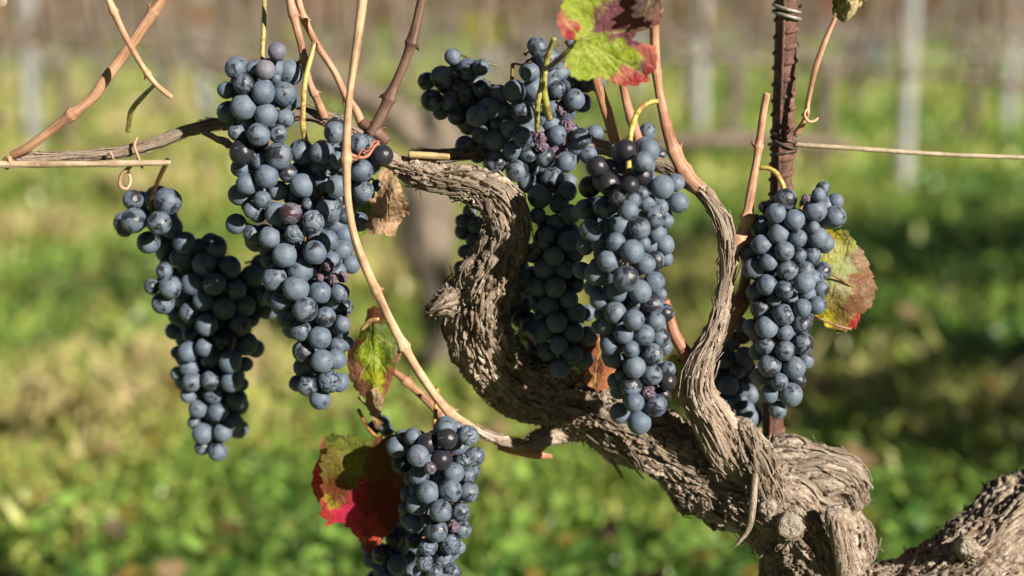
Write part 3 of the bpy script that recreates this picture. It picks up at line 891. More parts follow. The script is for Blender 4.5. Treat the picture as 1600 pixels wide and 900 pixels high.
wood('spur', [(318, 205, 20, 6), (336, 216, 16, 6), (352, 222, 12, 8), (360, 228, 10, 7)], 24, .0008, bark_disp(.0006, .0004, .0018, 8, 0, 95), M['bark'])

def curl(pts, col, label=None, name='tendril'):
    T = tube(px_path(pts), 8, .0008)
    o = mesh_np(name, T['v'], T['f'], M['cane'], VINE, attrs={'fib': T['fib']}); o.color = (*col, 1)
    if label: o['label'] = label
curl([(214, 215, 24, 2), (210, 228, 20, 2.2), (216, 245, 18, 2.2), (222, 262, 24, 2), (214, 250, 22, 2.4), (202, 262, 20, 3), (190, 274, 20, 3.4), (188, 290, 22, 3), (198, 295, 26, 2.6), (204, 282, 30, 2.4), (198, 262, 28, 2)], (1.1, 1, .9), 'dry tendril knotted round the cane')
curl([(168, 243, 15, 2), (172, 238, 12, 2.4), (176, 246, 14, 2.2), (178, 252, 18, 1.6)], (.9, .85, .8))
curl([(8, 250, 15, 4), (14, 246, 10, 4), (16, 256, 10, 4), (10, 262, 18, 4)], (.9, .8, .7))
curl([(545, 240, -102, 3), (560, 246, -96, 2.6), (574, 244, -88, 2.4), (584, 230, -80, 2.2), (592, 222, -72, 1.8), (583, 222, -72, 1.6), (577, 234, -80, 1.6), (566, 240, -88, 1.6)], (1, .55, .45), 'small reddish tendril curling off the tan cane')
curl([(545, 246, -102, 2.4), (556, 250, -100, 2), (562, 240, -98, 1.8), (566, 232, -96, 1.6), (572, 238, -94, 1.2)], (.6, .35, .3))
curl([(1258, 184, 28, 3), (1262, 178, 20, 2.6), (1260, 172, 16, 2.4), (1257, 180, 14, 2.4), (1264, 190, 16, 2.6), (1274, 188, 20, 2.4), (1278, 184, 24, 1.6)], (1.1, 1.0, .8), 'little tendril curling beside the rusty stake')

# ------------------------------------------------------------------ leaves of the vine
def hero_leaf(name, outline, centre, blobs, depth, veins, mat, label, teeth=4.0, seed=0, rings=26, npt=260, crump=3.0, veincol=(.35, .36, .10), vw=1.6):
    """a leaf from its outline (photo px), its own distance and curvature (depth fn in px), coloured by where its tissue is green, red or brown"""
    O = np.array(outline, dtype=float)
    O = np.vstack([O, O[:1]])
    seg = np.linalg.norm(np.diff(O, axis=0), axis=1); cum = np.concatenate([[0], np.cumsum(seg)])
    s = np.linspace(0, cum[-1], npt, endpoint=False)
    pts = np.stack([np.interp(s, cum, O[:, 0]), np.interp(s, cum, O[:, 1])], -1)
    pts = (pts + np.roll(pts, 1, 0)*.5 + np.roll(pts, -1, 0)*.5)/2
    c = np.array(centre, dtype=float)
    saw = ((s/17+.4*np.sin(s/31.)) % 1.0)
    rad = pts-c; rl = np.linalg.norm(rad, axis=1)[:, None]
    pts = pts + rad/rl*(teeth*(saw-.5)[:, None]) + rad/rl*(noise3(np.stack([s/6., s*0+seed, s*0], -1), seed)[:, None]*1.6)
    tt = np.linspace(0, 1, rings+1)[1:]
    X = (c[None, None]+tt[:, None, None]*(pts-c)[None]).reshape(-1, 2)
    X = np.vstack([c[None], X])
    q = np.stack([X[:, 0]/26., X[:, 1]/26., np.full(len(X), seed*3.1)], -1)
    warp = np.stack([noise3(q, seed+1), noise3(q+5, seed+2)], -1)*11 + np.stack([noise3(q*3.3, seed+3), noise3(q*3.3+5, seed+4)], -1)*6 + np.stack([noise3(q*9, seed+13), noise3(q*9+5, seed+14)], -1)*3
    B = np.array([(b[0], b[1], b[2]) for b in blobs]); BC = np.array([b[3] for b in blobs])
    Xw = X+warp
    d = np.linalg.norm(Xw[:, None]-B[None, :, :2], axis=2)/B[None, :, 2]
    w = np.exp(-np.minimum(d, 9)**2*2.2)+1e-9
    colr = (w[..., None]*BC[None]).sum(1)/w.sum(1)[:, None]
    sharp = BC[np.argmin(d, 1)]
    colr = colr*.45+sharp*.55
    # brown flecks
    fl = noise3(np.stack([X[:, 0]/5., X[:, 1]/5., X[:, 0]*0+seed], -1), seed+7)
    m = np.clip((fl-.42)*5, 0, 1)[:, None]*.6
    colr = colr*(1-m)+np.array([.13, .055, .03])*m
    vd = np.full(len(X), 1e3)
    for (a, b) in veins:
        a = np.array(a, float); b = np.array(b, float); ab = b-a
        t = np.clip(((X-a)@ab)/(ab@ab), 0, 1)
        dd = np.linalg.norm(X-a-t[:, None]*ab + (noise3(np.stack([t*5, t*0+seed, t*0+a[0]], -1), 3)*3)[:, None]*np.array([ab[1], -ab[0]])/np.linalg.norm(ab), axis=1)
        vd = np.minimum(vd, dd/(1.15-.75*t))
    vm = np.exp(-(vd/vw)**2)[:, None]
    colr = colr*(1-vm*.75)+np.array(veincol)*vm*.75
    dz = np.array([depth(x, y) for x, y in X]) + noise3(q*.6, seed+5)*crump*1.8 + noise3(q*1.6, seed+6)*crump*.55 + noise3(q*4, seed+8)*crump*.08*(3 if mat == 'dry' else 1)
    dz = dz - 2.2*vm[:, 0]*0 + 1.6*vm[:, 0]
    V = np.array([at(x, y, z)[:] for (x, y), z in zip(X, dz)])
    n = npt
    F3 = np.array([(0, 1+(a+1) % n, 1+a) for a in range(n)])
    i = np.arange(rings*n).reshape(rings, n)+1
    F4 = np.stack([i[:-1], np.roll(i[:-1], -1, 1), np.roll(i[1:], -1, 1), i[1:]], -1).reshape(-1, 4)
    o = mesh_np(name, V, [F4, F3], M[mat], VINE, cols={'col': colr})
    o['label'] = label
    return o

GR, LG, MA, RE, PK, BR, TA, OL, YE, DR = (.27, .37, .025), (.34, .42, .045), (.19, .065, .08), (.36, .035, .035), (.50, .15, .11), (.14, .06, .028), (.34, .22, .13), (.10, .15, .02), (.45, .36, .03), (.34, .02, .04)
hero_leaf('leaf', [(880, 0), (870, 33), (876, 50), (884, 64), (897, 58), (904, 62), (893, 78), (882, 95), (883, 103), (897, 122), (912, 126), (935, 122), (955, 127), (967, 133), (988, 135), (1012, 128), (1016, 117), (1027, 100), (1025, 72), (1005, 68), (988, 63), (994, 50), (1015, 45), (1034, 36), (1030, 0), (1018, -45), (985, -80), (945, -70), (915, -85), (890, -50)],
          (948, 62), [(905, 105, 22, GR), (930, 102, 26, LG), (955, 90, 20, GR), (920, 85, 22, LG), (985, 92, 11, LG), (902, 10, 22, LG), (925, -20, 26, GR), (893, -10, 18, LG), (912, 40, 10, LG), (940, 58, 9, GR), (960, 35, 24, MA), (985, 20, 26, MA), (945, 20, 14, MA), (1010, 30, 22, MA), (1000, -30, 30, MA), (880, 40, 13, PK), (890, 50, 10, RE), (878, 25, 9, PK), (990, 128, 13, RE), (1012, 118, 11, RE), (965, 128, 9, PK), (1012, 85, 14, PK), (1000, 100, 12, MA), (940, 122, 6, PK), (890, 108, 6, RE), (975, 112, 8, PK), (1018, 72, 8, PK), (970, 70, 8, LG)],
          lambda x, y: -205 + .22*(x-950) + .12*(y-60) - .0016*(y-60)**2*(1 if y > 60 else .4) + 10*math.sin((x-870)/38.), [((908, 60), (905, -80)), ((908, 60), (1000, -60)), ((908, 60), (1010, 118)), ((908, 60), (900, 125)), ((908, 60), (960, 130)), ((908, 60), (873, 20)), ((908, 60), (1020, 40)), ((940, 80), (985, 128)), ((935, 95), (925, 124))], 'leaf', 'large vine leaf half bright green half maroon with red edges', 5, 1, veincol=(.42, .45, .10))
hero_leaf('leaf', [(985, -10), (1003, -22), (1030, -18), (1032, 12), (1034, 34), (1020, 30), (1005, 36), (1008, 26), (985, 27), (992, 18), (984, 12), (996, 6)], (1012, 8), [(1000, 0, 16, (.05, .02, .018)), (1015, 15, 12, (.09, .035, .02)), (1028, 28, 10, BR)],
          lambda x, y: -214+.25*(x-1010)-.2*(y-10), [((1020, -15), (1005, 30))], 'leaf', 'dark withered leaf lobe folded over the maroon half', 3, 2, rings=10, npt=90)
hero_leaf('leaf', [(590, 268), (606, 262), (625, 284), (628, 300), (640, 322), (638, 336), (626, 345), (616, 371), (602, 366), (578, 366), (569, 352), (582, 330), (578, 312), (596, 296)], (606, 322), [(600, 320, 40, TA), (620, 340, 16, (.42, .29, .18)), (585, 345, 14, (.22, .13, .08)), (612, 290, 14, (.40, .28, .17))],
          lambda x, y: -52+.35*abs(x-605)+14*math.sin(y/13.)+8*math.sin(x/9.+y/17.), [((606, 268), (606, 366)), ((606, 290), (636, 330)), ((604, 300), (575, 350))], 'dry', 'crumpled dry brown leaf hanging under the bend of the trunk', 4, 3, crump=9, veincol=(.26, .16, .09))
hero_leaf('leaf', [(575, 480), (598, 478), (612, 500), (628, 522), (632, 548), (618, 572), (612, 596), (600, 622), (588, 612), (570, 622), (556, 610), (546, 590), (541, 560), (548, 535), (562, 520), (570, 505)], (588, 555), [(585, 500, 12, (.12, .045, .02)), (600, 530, 24, OL), (585, 550, 20, GR), (612, 520, 12, OL), (575, 582, 12, (.42, .48, .03)), (585, 600, 10, (.45, .50, .04)), (556, 570, 13, (.42, .20, .13)), (562, 600, 11, (.36, .15, .09)), (606, 595, 13, (.34, .13, .07)), (622, 560, 12, (.26, .10, .05)), (550, 545, 10, BR), (608, 560, 9, OL)],
          lambda x, y: 42-.30*(x-588)+.30*abs(x-585)+6*math.sin(y/16.), [((580, 500), (585, 605)), ((582, 520), (625, 545)), ((582, 520), (550, 560)), ((584, 550), (612, 590)), ((584, 550), (560, 600))], 'leaf', 'small green leaf with scorched brown edges behind the sweeping cane', 4, 4, crump=5)
hero_leaf('leaf', [(572, 612), (590, 605), (600, 625), (594, 645), (600, 660), (588, 672), (580, 650), (570, 632)], (586, 640), [(586, 635, 22, (.36, .23, .15)), (592, 660, 10, BR)], lambda x, y: 30+.5*(x-586)+6*math.sin(y/9.), [((586, 610), (590, 670))], 'dry', 'curled pale brown leaf scrap under the scorched green leaf', 3, 5, rings=8, npt=70, crump=5)
hero_leaf('leaf', [(520, 690), (548, 680), (575, 690), (590, 684), (612, 680), (650, 690), (672, 730), (668, 790), (632, 800), (612, 830), (592, 850), (570, 838), (556, 818), (548, 828), (530, 815), (512, 822), (500, 800), (504, 775), (503, 745), (500, 718), (512, 705)], (588, 752), [(560, 710, 24, (.16, .19, .03)), (530, 730, 22, (.19, .15, .03)), (600, 720, 30, (.13, .055, .022)), (640, 740, 34, (.15, .07, .035)), (600, 780, 30, (.14, .022, .018)), (560, 775, 20, DR), (530, 760, 16, (.20, .06, .02)), (512, 800, 14, (.5, .05, .05)), (518, 785, 9, (.36, .30, .03)), (545, 752, 10, OL), (550, 805, 16, (.6, .03, .09)), (575, 820, 16, RE), (595, 840, 12, (.45, .06, .03)), (620, 810, 16, (.16, .03, .02))],
          lambda x, y: 20+.25*(x-588)+.0012*(x-588)**2+.10*(y-750)+7*math.sin((x+y)/24.), [((595, 690), (600, 835)), ((592, 700), (515, 720)), ((594, 715), (515, 790)), ((596, 720), (655, 790)), ((592, 700), (655, 700)), ((597, 760), (560, 815)), ((598, 770), (632, 800))], 'leaf', 'large dark red and green leaf hanging behind the lowest bunch', 8, 6, veincol=(.10, .05, .02))
hero_leaf('leaf', [(498, 688), (520, 676), (545, 684), (560, 700), (540, 720), (520, 715), (516, 760), (512, 790), (495, 782), (486, 760), (490, 730), (500, 715)], (512, 715), [(520, 685, 12, OL), (540, 695, 12, BR), (500, 705, 12, (.40, .17, .09)), (495, 740, 14, (.50, .04, .07)), (505, 775, 12, (.48, .08, .05))],
          lambda x, y: 72-.2*(x-520), [((555, 698), (495, 735)), ((555, 698), (502, 690))], 'leaf', 'bright crimson leaf lobe at the left of the dark red leaf', 4, 7, rings=14, npt=120)
hero_leaf('leaf', [(540, 806), (560, 800), (580, 815), (590, 850), (578, 872), (566, 850), (552, 835)], (566, 835), [(560, 820, 18, (.5, .05, .08)), (580, 850, 14, (.45, .10, .05))], lambda x, y: 58+.1*(x-560), [((560, 805), (575, 865))], 'leaf', 'bright red lower tip of the leaf behind the lowest bunch', 4, 8, rings=8, npt=80)
hero_leaf('leaf', [(1288, 356), (1305, 362), (1322, 358), (1338, 380), (1352, 398), (1362, 425), (1370, 450), (1362, 478), (1345, 492), (1338, 512), (1310, 520), (1290, 508), (1272, 492), (1270, 460), (1262, 430), (1272, 395)], (1312, 440), [(1300, 368, 10, YE), (1300, 395, 22, (.36, .37, .09)), (1318, 420, 22, (.30, .33, .13)), (1290, 430, 20, (.27, .32, .10)), (1312, 448, 14, (.32, .29, .15)), (1345, 440, 18, (.27, .13, .07)), (1358, 460, 14, (.30, .18, .11)), (1335, 480, 14, (.24, .12, .06)), (1318, 498, 14, (.26, .17, .04)), (1335, 508, 9, (.40, .03, .02)), (1285, 490, 18, (.55, .47, .03)), (1300, 475, 14, (.30, .25, .06)), (1278, 470, 12, (.40, .36, .04)), (1345, 405, 10, (.35, .22, .13))],
          lambda x, y: 12+.0035*(x-1300)**2*(1 if x > 1300 else .3)-.15*(y-440)+8*math.sin(y/19.), [((1295, 470), (1330, 370)), ((1295, 470), (1362, 440)), ((1295, 470), (1340, 500)), ((1295, 470), (1290, 365))], 'leaf', 'pale green leaf with withered brown edge behind the right bunch', 4, 9, crump=5, veincol=(.34, .26, .11))
hero_leaf('leaf', [(1300, 25), (1302, -20), (1330, -50), (1370, -40), (1362, -8), (1345, 8), (1330, 28), (1318, 36), (1308, 30)], (1328, -5), [(1305, 5, 14, OL), (1325, 15, 16, (.40, .32, .17)), (1345, -5, 20, (.44, .36, .20)), (1315, 25, 8, (.25, .22, .08))], lambda x, y: 22-.4*(x-1328)+10*math.sin(y/11.), [((1308, 28), (1350, -30)), ((1312, 10), (1305, -20))], 'dry', 'folded greenish tan leaf at the top right of the stake', 3, 10, rings=14, npt=120, crump=6)
hero_leaf('leaf', [(905, 540), (930, 520), (955, 530), (975, 560), (965, 600), (935, 612), (915, 600), (905, 570)], (935, 568), [(930, 560, 30, (.20, .06, .025)), (950, 590, 16, (.32, .12, .05)), (925, 595, 10, (.4, .2, .1))], lambda x, y: 25+.2*(x-935)+6*math.sin(x/9.), [((940, 525), (930, 605))], 'dry', 'reddish brown leaf in shadow between the two middle bunches', 3, 11, rings=12, npt=110, crump=5)
hero_leaf('leaf', [(1042, 560), (1055, 552), (1070, 565), (1068, 585), (1060, 605), (1052, 628), (1046, 610), (1050, 590)], (1057, 580), [(1055, 580, 24, (.34, .36, .09)), (1055, 610, 8, (.26, .24, .1))], lambda x, y: 10+.3*(x-1055)+5*math.sin(y/7.), [((1055, 555), (1055, 625))], 'leaf', 'small pale green leaf scrap beside the front bunch', 3, 12, rings=8, npt=70, crump=5)
hero_leaf('leaf', [(540, 300), (560, 292), (580, 310), (585, 345), (570, 368), (548, 370), (540, 340)], (560, 335), [(560, 330, 30, (.13, .20, .03)), (575, 350, 12, (.2, .26, .05))], lambda x, y: 82+.2*(x-560), [((560, 295), (565, 365))], 'leaf', 'green leaf glimpsed behind the grapes left of the dry leaf', 3, 13, rings=8, npt=70)

def stalk(pts, col=(1, 1, 1), name='petiole', label=None, parent=None, nang=12):
    def dsp(fb, rr): return rr*(.10*noise3(fb*np.array([200, 200, 70.]), 4)+.06*noise3(fb*np.array([700, 700, 200.]), 5))
    PP = px_path(pts); PP[:, 3] *= .84; PP[0, 3] *= 1.25; PP[-1, 3] *= 1.15
    T = tube(PP, nang, .001, dsp)
    o = mesh_np(name, T['v'], T['f'], M['stem'], parent or VINE); o.color = (*col, 1)
    if label: o['label'] = label
    return o
stalk([(850, 108, -150, 4), (862, 102, -170, 5), (880, 86, -190, 4.5), (896, 70, -200, 4), (909, 60, -206, 3.5)], (.55, .55, .5), label='green stalk of the large red and green leaf')
stalk([(595, 690, 26, 3), (575, 668, 40, 3.2), (560, 640, 60, 3)], (1, .6, .4))
stalk([(1342, 452, 14, 2), (1322, 442, 4, 2.4), (1302, 430, -8, 2.0), (1284, 420, -20, 1.6)], (.6, .42, .4))
stalk([(1330, 515, 0, 2.4), (1305, 508, -8, 2.2), (1282, 498, -14, 2.2), (1262, 490, 0, 2.2)], (.55, .32, .3))
stalk([(244, 130, 20, 2.4), (222, 152, 70, 4.5), (205, 174, 110, 5), (200, 205, 130, 4)], (.7, .8, .7), label='pale leafless stalk hanging behind the crossing canes')
stalk([(565, 515, -2, 3), (578, 502, -8, 4.5), (592, 498, -12, 2.4)], (1.1, .9, .9))

# canopy above the frame: canes carry on upwards and bear the leaves that shade grass and fruit
def canopy():
    r = np.random.default_rng(77)
    P = []
    for _ in range(44):
        P.append((r.uniform(-.45, .6), Y0+r.normal(0, .05)-.0, r.uniform(.76, 1.25)))
    P = np.array(P)
    P = P[~((P[:, 2] < .98) & (P[:, 1] < Y0+.02))]
    V, f, c = leaf_cloud(P, .05+.03*r.random(len(P)), LEAFCOL[r.integers(0, 6, len(P))], r)
    o = mesh_np('foliage', V, f, M['leaf'], VINE, cols={'col': c}); o['kind'] = 'stuff'
canopy()

# ------------------------------------------------------------------ stake, wires, cut cane
sb = at(1206, 700, 85)
STAKE = thing('metal_stake', 'rusty ribbed iron rod standing behind the right bunch', 'stake', (sb.x+.004, sb.y, 0))
def stake():
    top = np.array(at(1231, -30, 70)[:]); bot = np.array(at(1207, 690, 85)[:])
    d = (bot-top)/np.linalg.norm(bot-top)
    R = 17*PXM
    gz = bot + d*(bot[2]+.05)/abs(d[2])
    def dsp(fb, rr): return .0003*noise3(fb*np.array([300, 300, 300.]), 3)+.00018*noise3(fb*np.array([900, 900, 900.]), 4)
    T = tube(np.array([(*(top-d*.55), R*.97), (*top, R), (*bot, R*.97), (*gz, R)]), 64, .0016, dsp)
    # two flat ridges run along a rolled bar
    mesh_np('rod', T['v'], T['f'], M['rust'], STAKE)
    s = np.cross(d, (0, 1, 0)); s /= np.linalg.norm(s); e = np.cross(s, d)
    V, F, k = [], [], 0
    Lb = np.linalg.norm(bot-top)
    # one slanted rib mesh, shared
    n = 15; m = []
    for side in (0, 1):
        pass
    ribs = []
    a0, a1 = math.radians(-28), math.radians(125)
    for q in range(n):
        t = q/(n-1); a = a0+(a1-a0)*t
        h = .0013*math.sin(math.pi*t)**.6
        z = .0030*(t-.35)
        for (rr, dz) in ((R*.95, -.0016), (R+h, -.0006), (R+h, .0006), (R*.95, .0016)):
            ribs.append((math.sin(a)*rr, -math.cos(a)*rr, z+dz))
    f = []
    for q in range(n-1):
        for w in range(3):
            f.append((q*4+w, q*4+w+1, q*4+w+5, q*4+w+4))
    me = mesh_np('rib', np.array(ribs), np.array(f), M['rust'], link=False)
    # continuous edge of the flats, one on either side of the lit face
    for ang in (-.42, 2.3):
        pa = top-d*.3+(s*math.sin(ang)-np.array((0, 1, 0))*math.cos(ang))*R*.97; pb = gz+(s*math.sin(ang)-np.array((0, 1, 0))*math.cos(ang))*R*.95
        E = tube(np.array([(*pa, .0011), (*(pa*.5+pb*.5), .0011), (*pb, .0011)]), 8, .01)
        mesh_np('ridge', E['v'], E['f'], M['rust'], STAKE)
    zax = Vector(-d); yax = Vector((0, 1, 0)); xax = yax.cross(zax).normalized(); yax = zax.cross(xax)
    rot = Matrix((xax, yax, zax)).transposed().to_4x4()
    sp = 25*PXM
    for q in range(int((Lb+.02)/sp)):
        p = top + d*(q*sp+random.uniform(-.0008, .0008))
        for flip in (0, 1):
            o = bpy.data.objects.new('rib', me); COL.objects.link(o); o.parent = STAKE
            mw = Matrix.Translation(Vector(p)+Vector(d)*(.5*sp if flip else 0)) @ rot @ Matrix.Rotation(math.pi*flip*1.0, 4, 'Z')
            o.matrix_parent_inverse = Matrix.Translation(STAKE.location).inverted()
            o.matrix_basis = mw
    def wrap(y, x, turns, tilt, mat, off=70, rad=19.5, th=2.6):
        c = np.array(at(x, y, off)[:]); pts = []
        for a in np.linspace(0, turns*2*math.pi, int(turns*16)):
            p = c + (s*math.cos(a)+np.array((0, 1, 0))*math.sin(a))*rad*PXM + d*(tilt*math.cos(a+.5)*PXM + a*1.6*PXM)
            pts.append((*p, th*PXM))
        T = tube(np.array(pts), 8, .001)
        mesh_np('wire_tie', T['v'], T['f'], mat, STAKE)
    wrap(6, 1230, 2.2, 4, M['wire'], 70, 20.5, 3.0)
    wrap(206, 1225, 2.1, 7, M['darkwire'], 74, 19.5, 2.4)
    wrap(232, 1224, 1.2, -6, M['darkwire'], 74, 19.5, 2.2)
stake()

def wire():
    o = thing('trellis_wire', 'straight trellis wire running from the rusty stake to the right edge', 'wire', at(1245, 225, 60))
    T = tube(px_path([(1200, 226, 92, 2.8), (1222, 224, 93, 3), (1245, 226, 78, 3.6), (1350, 233, 60, 3.8), (1490, 242, 55, 3.6), (1700, 249, 50, 3.4)]), 10, .004,
             lambda fb, rr: rr*.12*noise3(fb*np.array([300, 300, 200.]), 2))
    mesh_np('strand', T['v'], T['f'], M['strawwire'], o)
wire()
cc = cane([(-30, 257, 12, 6), (60, 257, 10, 6), (160, 256, 8, 6), (266, 254, 6, 4.6)], [(.3, .3), (.7, .3)], (1.0, 1.12, 1.05), None, 'cut_cane', 'cane', parent=STAKE)
cc.parent = None
tag(cc, 'straight dry greenish stick tied under the grey cane at the left', 'cane')
for ch in list(cc.children):
    ch.matrix_parent_inverse = Matrix.Identity(4)
cc.matrix_parent_inverse = Matrix.Identity(4)
cc2 = cane([(640, 242, -8, 7), (668, 243, -10, 6), (702, 245, -10, 5)], [(.2, .1)], (.95, 1.0, .72), None, 'cut_cane', 'cane', parent=STAKE)
cc2.parent = None; cc2.matrix_parent_inverse = Matrix.Identity(4)
for ch in list(cc2.children): ch.matrix_parent_inverse = Matrix.Identity(4)
tag(cc2, 'short greenish cane stub lying on top of the bend of the trunk', 'cane')

# ------------------------------------------------------------------ grapes
def grape_meshes():
    out = {'g': [], 's': [], 'S': [], 'f': []}
    def ico(sub):
        bm = bmesh.new(); bmesh.ops.create_icosphere(bm, subdivisions=sub, radius=1)
        v = np.array([a.co[:] for a in bm.verts]); f = np.array([[a.index for a in q.verts] for q in bm.faces]); bm.free()
        return v, f
    v4, f4 = ico(4); v3, f3 = ico(3); v5, f5 = ico(5)
    def shape(v, sd):
        d = 1 + .035*noise3(v*1.1+sd, sd) + .012*noise3(v*3+sd, sd+1)
        p = v*d[:, None]
        low = np.exp(-((v[:, 0]**2+v[:, 1]**2)/.006))*(v[:, 2] < 0)
        p = p*(1-.05*low)[:, None]
        return p
    for sd in range(6):
        p = shape(v4, sd)*np.array([1, 1, [1.0, 1.06, .97, 1.1, 1.03, .95][sd]])
        out['g'].append(mesh_np('grape', p, f4, M['grape'], link=False))
    for sd in range(2):
        out['f'].append(mesh_np('grape', shape(v3, sd+20), f3, M['grape'], link=False))
    for sd in range(3):
        n = np.abs(noise3(v5*np.array([1.6, 1.6, 1.1])+sd*3, sd+40)); n2 = np.abs(noise3(v5*3.6+sd, sd+44))
        p = v5*(1+.04*noise3(v5*1.3+sd, sd+2)-.10*np.exp(-(n/.12)**2)-.025*np.exp(-(n2/.1)**2))[:, None]
        out['s'].append(mesh_np('wrinkled_grape', p, f5, M['grape'], link=False))
    for sd in range(3):
        n = 1-np.abs(noise3(v5*2.3+sd*5, sd+50))*2.2; n2 = 1-np.abs(noise3(v5*5+sd*3, sd+55))*2
        p = v5*(.78+.28*noise3(v5*1.2+sd*2, sd+60)+.30*n*.7+.12*n2)[:, None]
        out['S'].append(mesh_np('shrivelled_grape', p*.92, f5, M['raisin'], link=False))
    return out
GM = grape_meshes()

def parse(spec):
    """'x0,y0,scale: x,y,rflags ...' tiles -> list of (px, py, r, flags)"""
    out = []
    for tile in spec.strip().split('|'):
        head, body = tile.split(':')
        x0, y0, sc = [float(a) for a in head.split(',')]
        for w in body.split():
            a, b, c = w.split(',')
            r = c.rstrip('abcdefghijklmnopqrstuvwxyzS'); fl = c[len(r):]
            out.append((x0+float(a)/sc, y0+float(b)/sc, float(r)/sc, fl))
    return out

def bunch(label, z0, spec, stems=(), depthcap=68, base_bloom=.62, seed=0, fill=True, stemcol=(1, 1, 1), fillmax=999):
    r = random.Random(seed+100)
    G = parse(spec)
    X = np.array([(a, b) for a, b, c, d in G]); R = np.array([c for a, b, c, d in G]); FL = [d for a, b, c, d in G]
    n = len(G)
    xc = np.zeros(n); W = np.zeros(n)
    for i in range(n):
        m = np.abs(X[:, 1]-X[i, 1]) < 38
        lo, hi = (X[m, 0]-R[m]).min(), (X[m, 0]+R[m]).max()
        xc[i] = (lo+hi)/2; W[i] = min((hi-lo)/2, depthcap)
    wc = np.maximum(W-R, 4)
    dx = np.clip((X[:, 0]-xc)/np.maximum(((W)), 8), -1, 1)*wc
    Z = z0 - np.sqrt(np.maximum(wc**2-dx**2, 0))*.95
    rank = np.zeros(n)
    for i, f in enumerate(FL):
        nb = f.count('b'); rank[i] = nb*1.0 - .35*('f' in f)
        Z[i] += R[i]*(1.0*nb - .35*('f' in f)) - 75*('w' in f)
    D = np.linalg.norm(X[:, None]-X[None], axis=2); S = (R[:, None]+R[None])*.93
    need = np.sqrt(np.maximum(S**2-D**2, 0))
    np.fill_diagonal(need, 0)
    for it in range(140):
        dz = Z[:, None]-Z[None]
        sg = np.sign(dz + 1e-3*(rank[:, None]-rank[None]) + 1e-6*(np.arange(n)[:, None]-np.arange(n)[None]))
        over = np.maximum(need-np.abs(dz), 0)
        push = (sg*over).sum(1)/np.maximum((over > .5).sum(1), 1)
        Z = Z + push*.35
    allg = [(X[i, 0], X[i, 1], Z[i], R[i], FL[i]) for i in range(n)]
    if fill:
        cnt = 0
        for i in range(n):
            if 'b' in FL[i] or abs(dx[i]) > .92*wc[i] or 'S' in FL[i] or cnt >= fillmax: continue
            if abs(dx[i]) < .7*wc[i] and W[i] > 40:
                if X[i, 1] > X[:, 1].max()-45: continue
                allg.append((X[i, 0]+r.uniform(-.5, .5)*R[i]*1.6, X[i, 1]+r.uniform(-.5, .7)*R[i], max(z0-4, Z[i]+1.5*R[i])+r.uniform(-5, 12), R[i]*.95, 'F'))
            zz = z0 + .9*(z0-Z[i])
            if zz < Z[i]+1.6*R[i]: zz = Z[i]+1.75*R[i]
            allg.append((X[i, 0]+r.uniform(-3, 3), X[i, 1]+r.uniform(-3, 3), zz, R[i]*.9, 'F')); cnt += 1
    if fill:
        gx = np.arange(X[:, 0].min(), X[:, 0].max(), 21.0); gy = np.arange(X[:, 1].min()+10, X[:, 1].max()-12, 19.0)
        for q, yy in enumerate(gy):
            for xx in gx+(q % 2)*10:
                d = X-np.array([xx, yy]); dl = np.linalg.norm(d, axis=1)
                near = dl < 62
                quad = {(a > 0, b > 0) for a, b in d[near]}
                if len(quad) < 4 or (dl-R).min() > 10: continue
                hit = all((near & (d @ np.array(u) > 14) & (np.abs(d @ np.array((-u[1], u[0]))) < 24)).any() for u in ((1, 0), (-1, 0), (0, 1), (0, -1)))
                if not hit: continue
                allg.append((xx+r.uniform(-4, 4), yy+r.uniform(-4, 4), z0+r.uniform(4, 20), r.uniform(15, 18), 'F'))
    top = at(float(X[:, 0].mean()), float(X[:, 1].min()), z0)
    B = thing('grape_bunch', label, 'bunch of grapes', top, 'bunches of dark grapes hanging on the vine')
    inv = Matrix.Translation(top).inverted()
    # rachis down the middle with a pedicel to each berry
    ys = np.linspace(X[:, 1].min()+(34 if len(X) > 30 else 6), X[:, 1].max()-8, 7)
    ax = []
    for y in ys:
        w = np.exp(-((X[:, 1]-y)/55)**2)+1e-6
        ax.append(((X[:, 0]*w).sum()/w.sum(), y, z0, 3.2-1.6*(y-ys[0])/(ys[-1]-ys[0]+1e-6)))
    ts = [tube(px_path(ax), 8, .002)]
    axp = np.array([at(a[0], a[1], a[2])[:] for a in ax])
    for (x, y, z, rr, fl) in allg:
        p = np.array(at(x, y, z)[:]); k = np.argmin(np.linalg.norm(axp-p+np.array((0, 0, -.004)), axis=1))
        q = axp[k]
        dq = q-p; ln = np.linalg.norm(dq); q = p+dq/max(ln, 1e-6)*min(ln, .009)
        ts.append(tube(np.array([(*q, .0007), (*(q*.5+p*.5+np.array((0, 0, .0015))), .0006), (*(p*.85+q*.15), .0009)]), 5, .004, cap=False))
    V, F, FB = join_tubes(ts)
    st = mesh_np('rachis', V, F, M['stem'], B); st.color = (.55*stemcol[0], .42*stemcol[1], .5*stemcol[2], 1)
    for (x, y, z, rr, fl) in allg:
        p = at(x, y, z); rad = rr*scale_at(x, y, z)
        if 'S' in fl: nm, me = 'shrivelled_grape', r.choice(GM['S'])
        elif 's' in fl: nm, me = 'wrinkled_grape', r.choice(GM['s'])
        elif 'F' in fl: nm, me = 'grape', r.choice(GM['f'])
        else: nm, me = 'grape', r.choice(GM['g'])
        o = bpy.data.objects.new(nm, me); COL.objects.link(o); o.parent = B
        k = np.argmin(np.linalg.norm(axp-np.array(p[:])+np.array((0, 0, .012)), axis=1))
        out = (p-Vector(axp[k])).normalized()+Vector((r.gauss(0, .35), r.gauss(0, .35), r.gauss(-.15, .35)))
        q = (-out).to_track_quat('Z', 'Y')
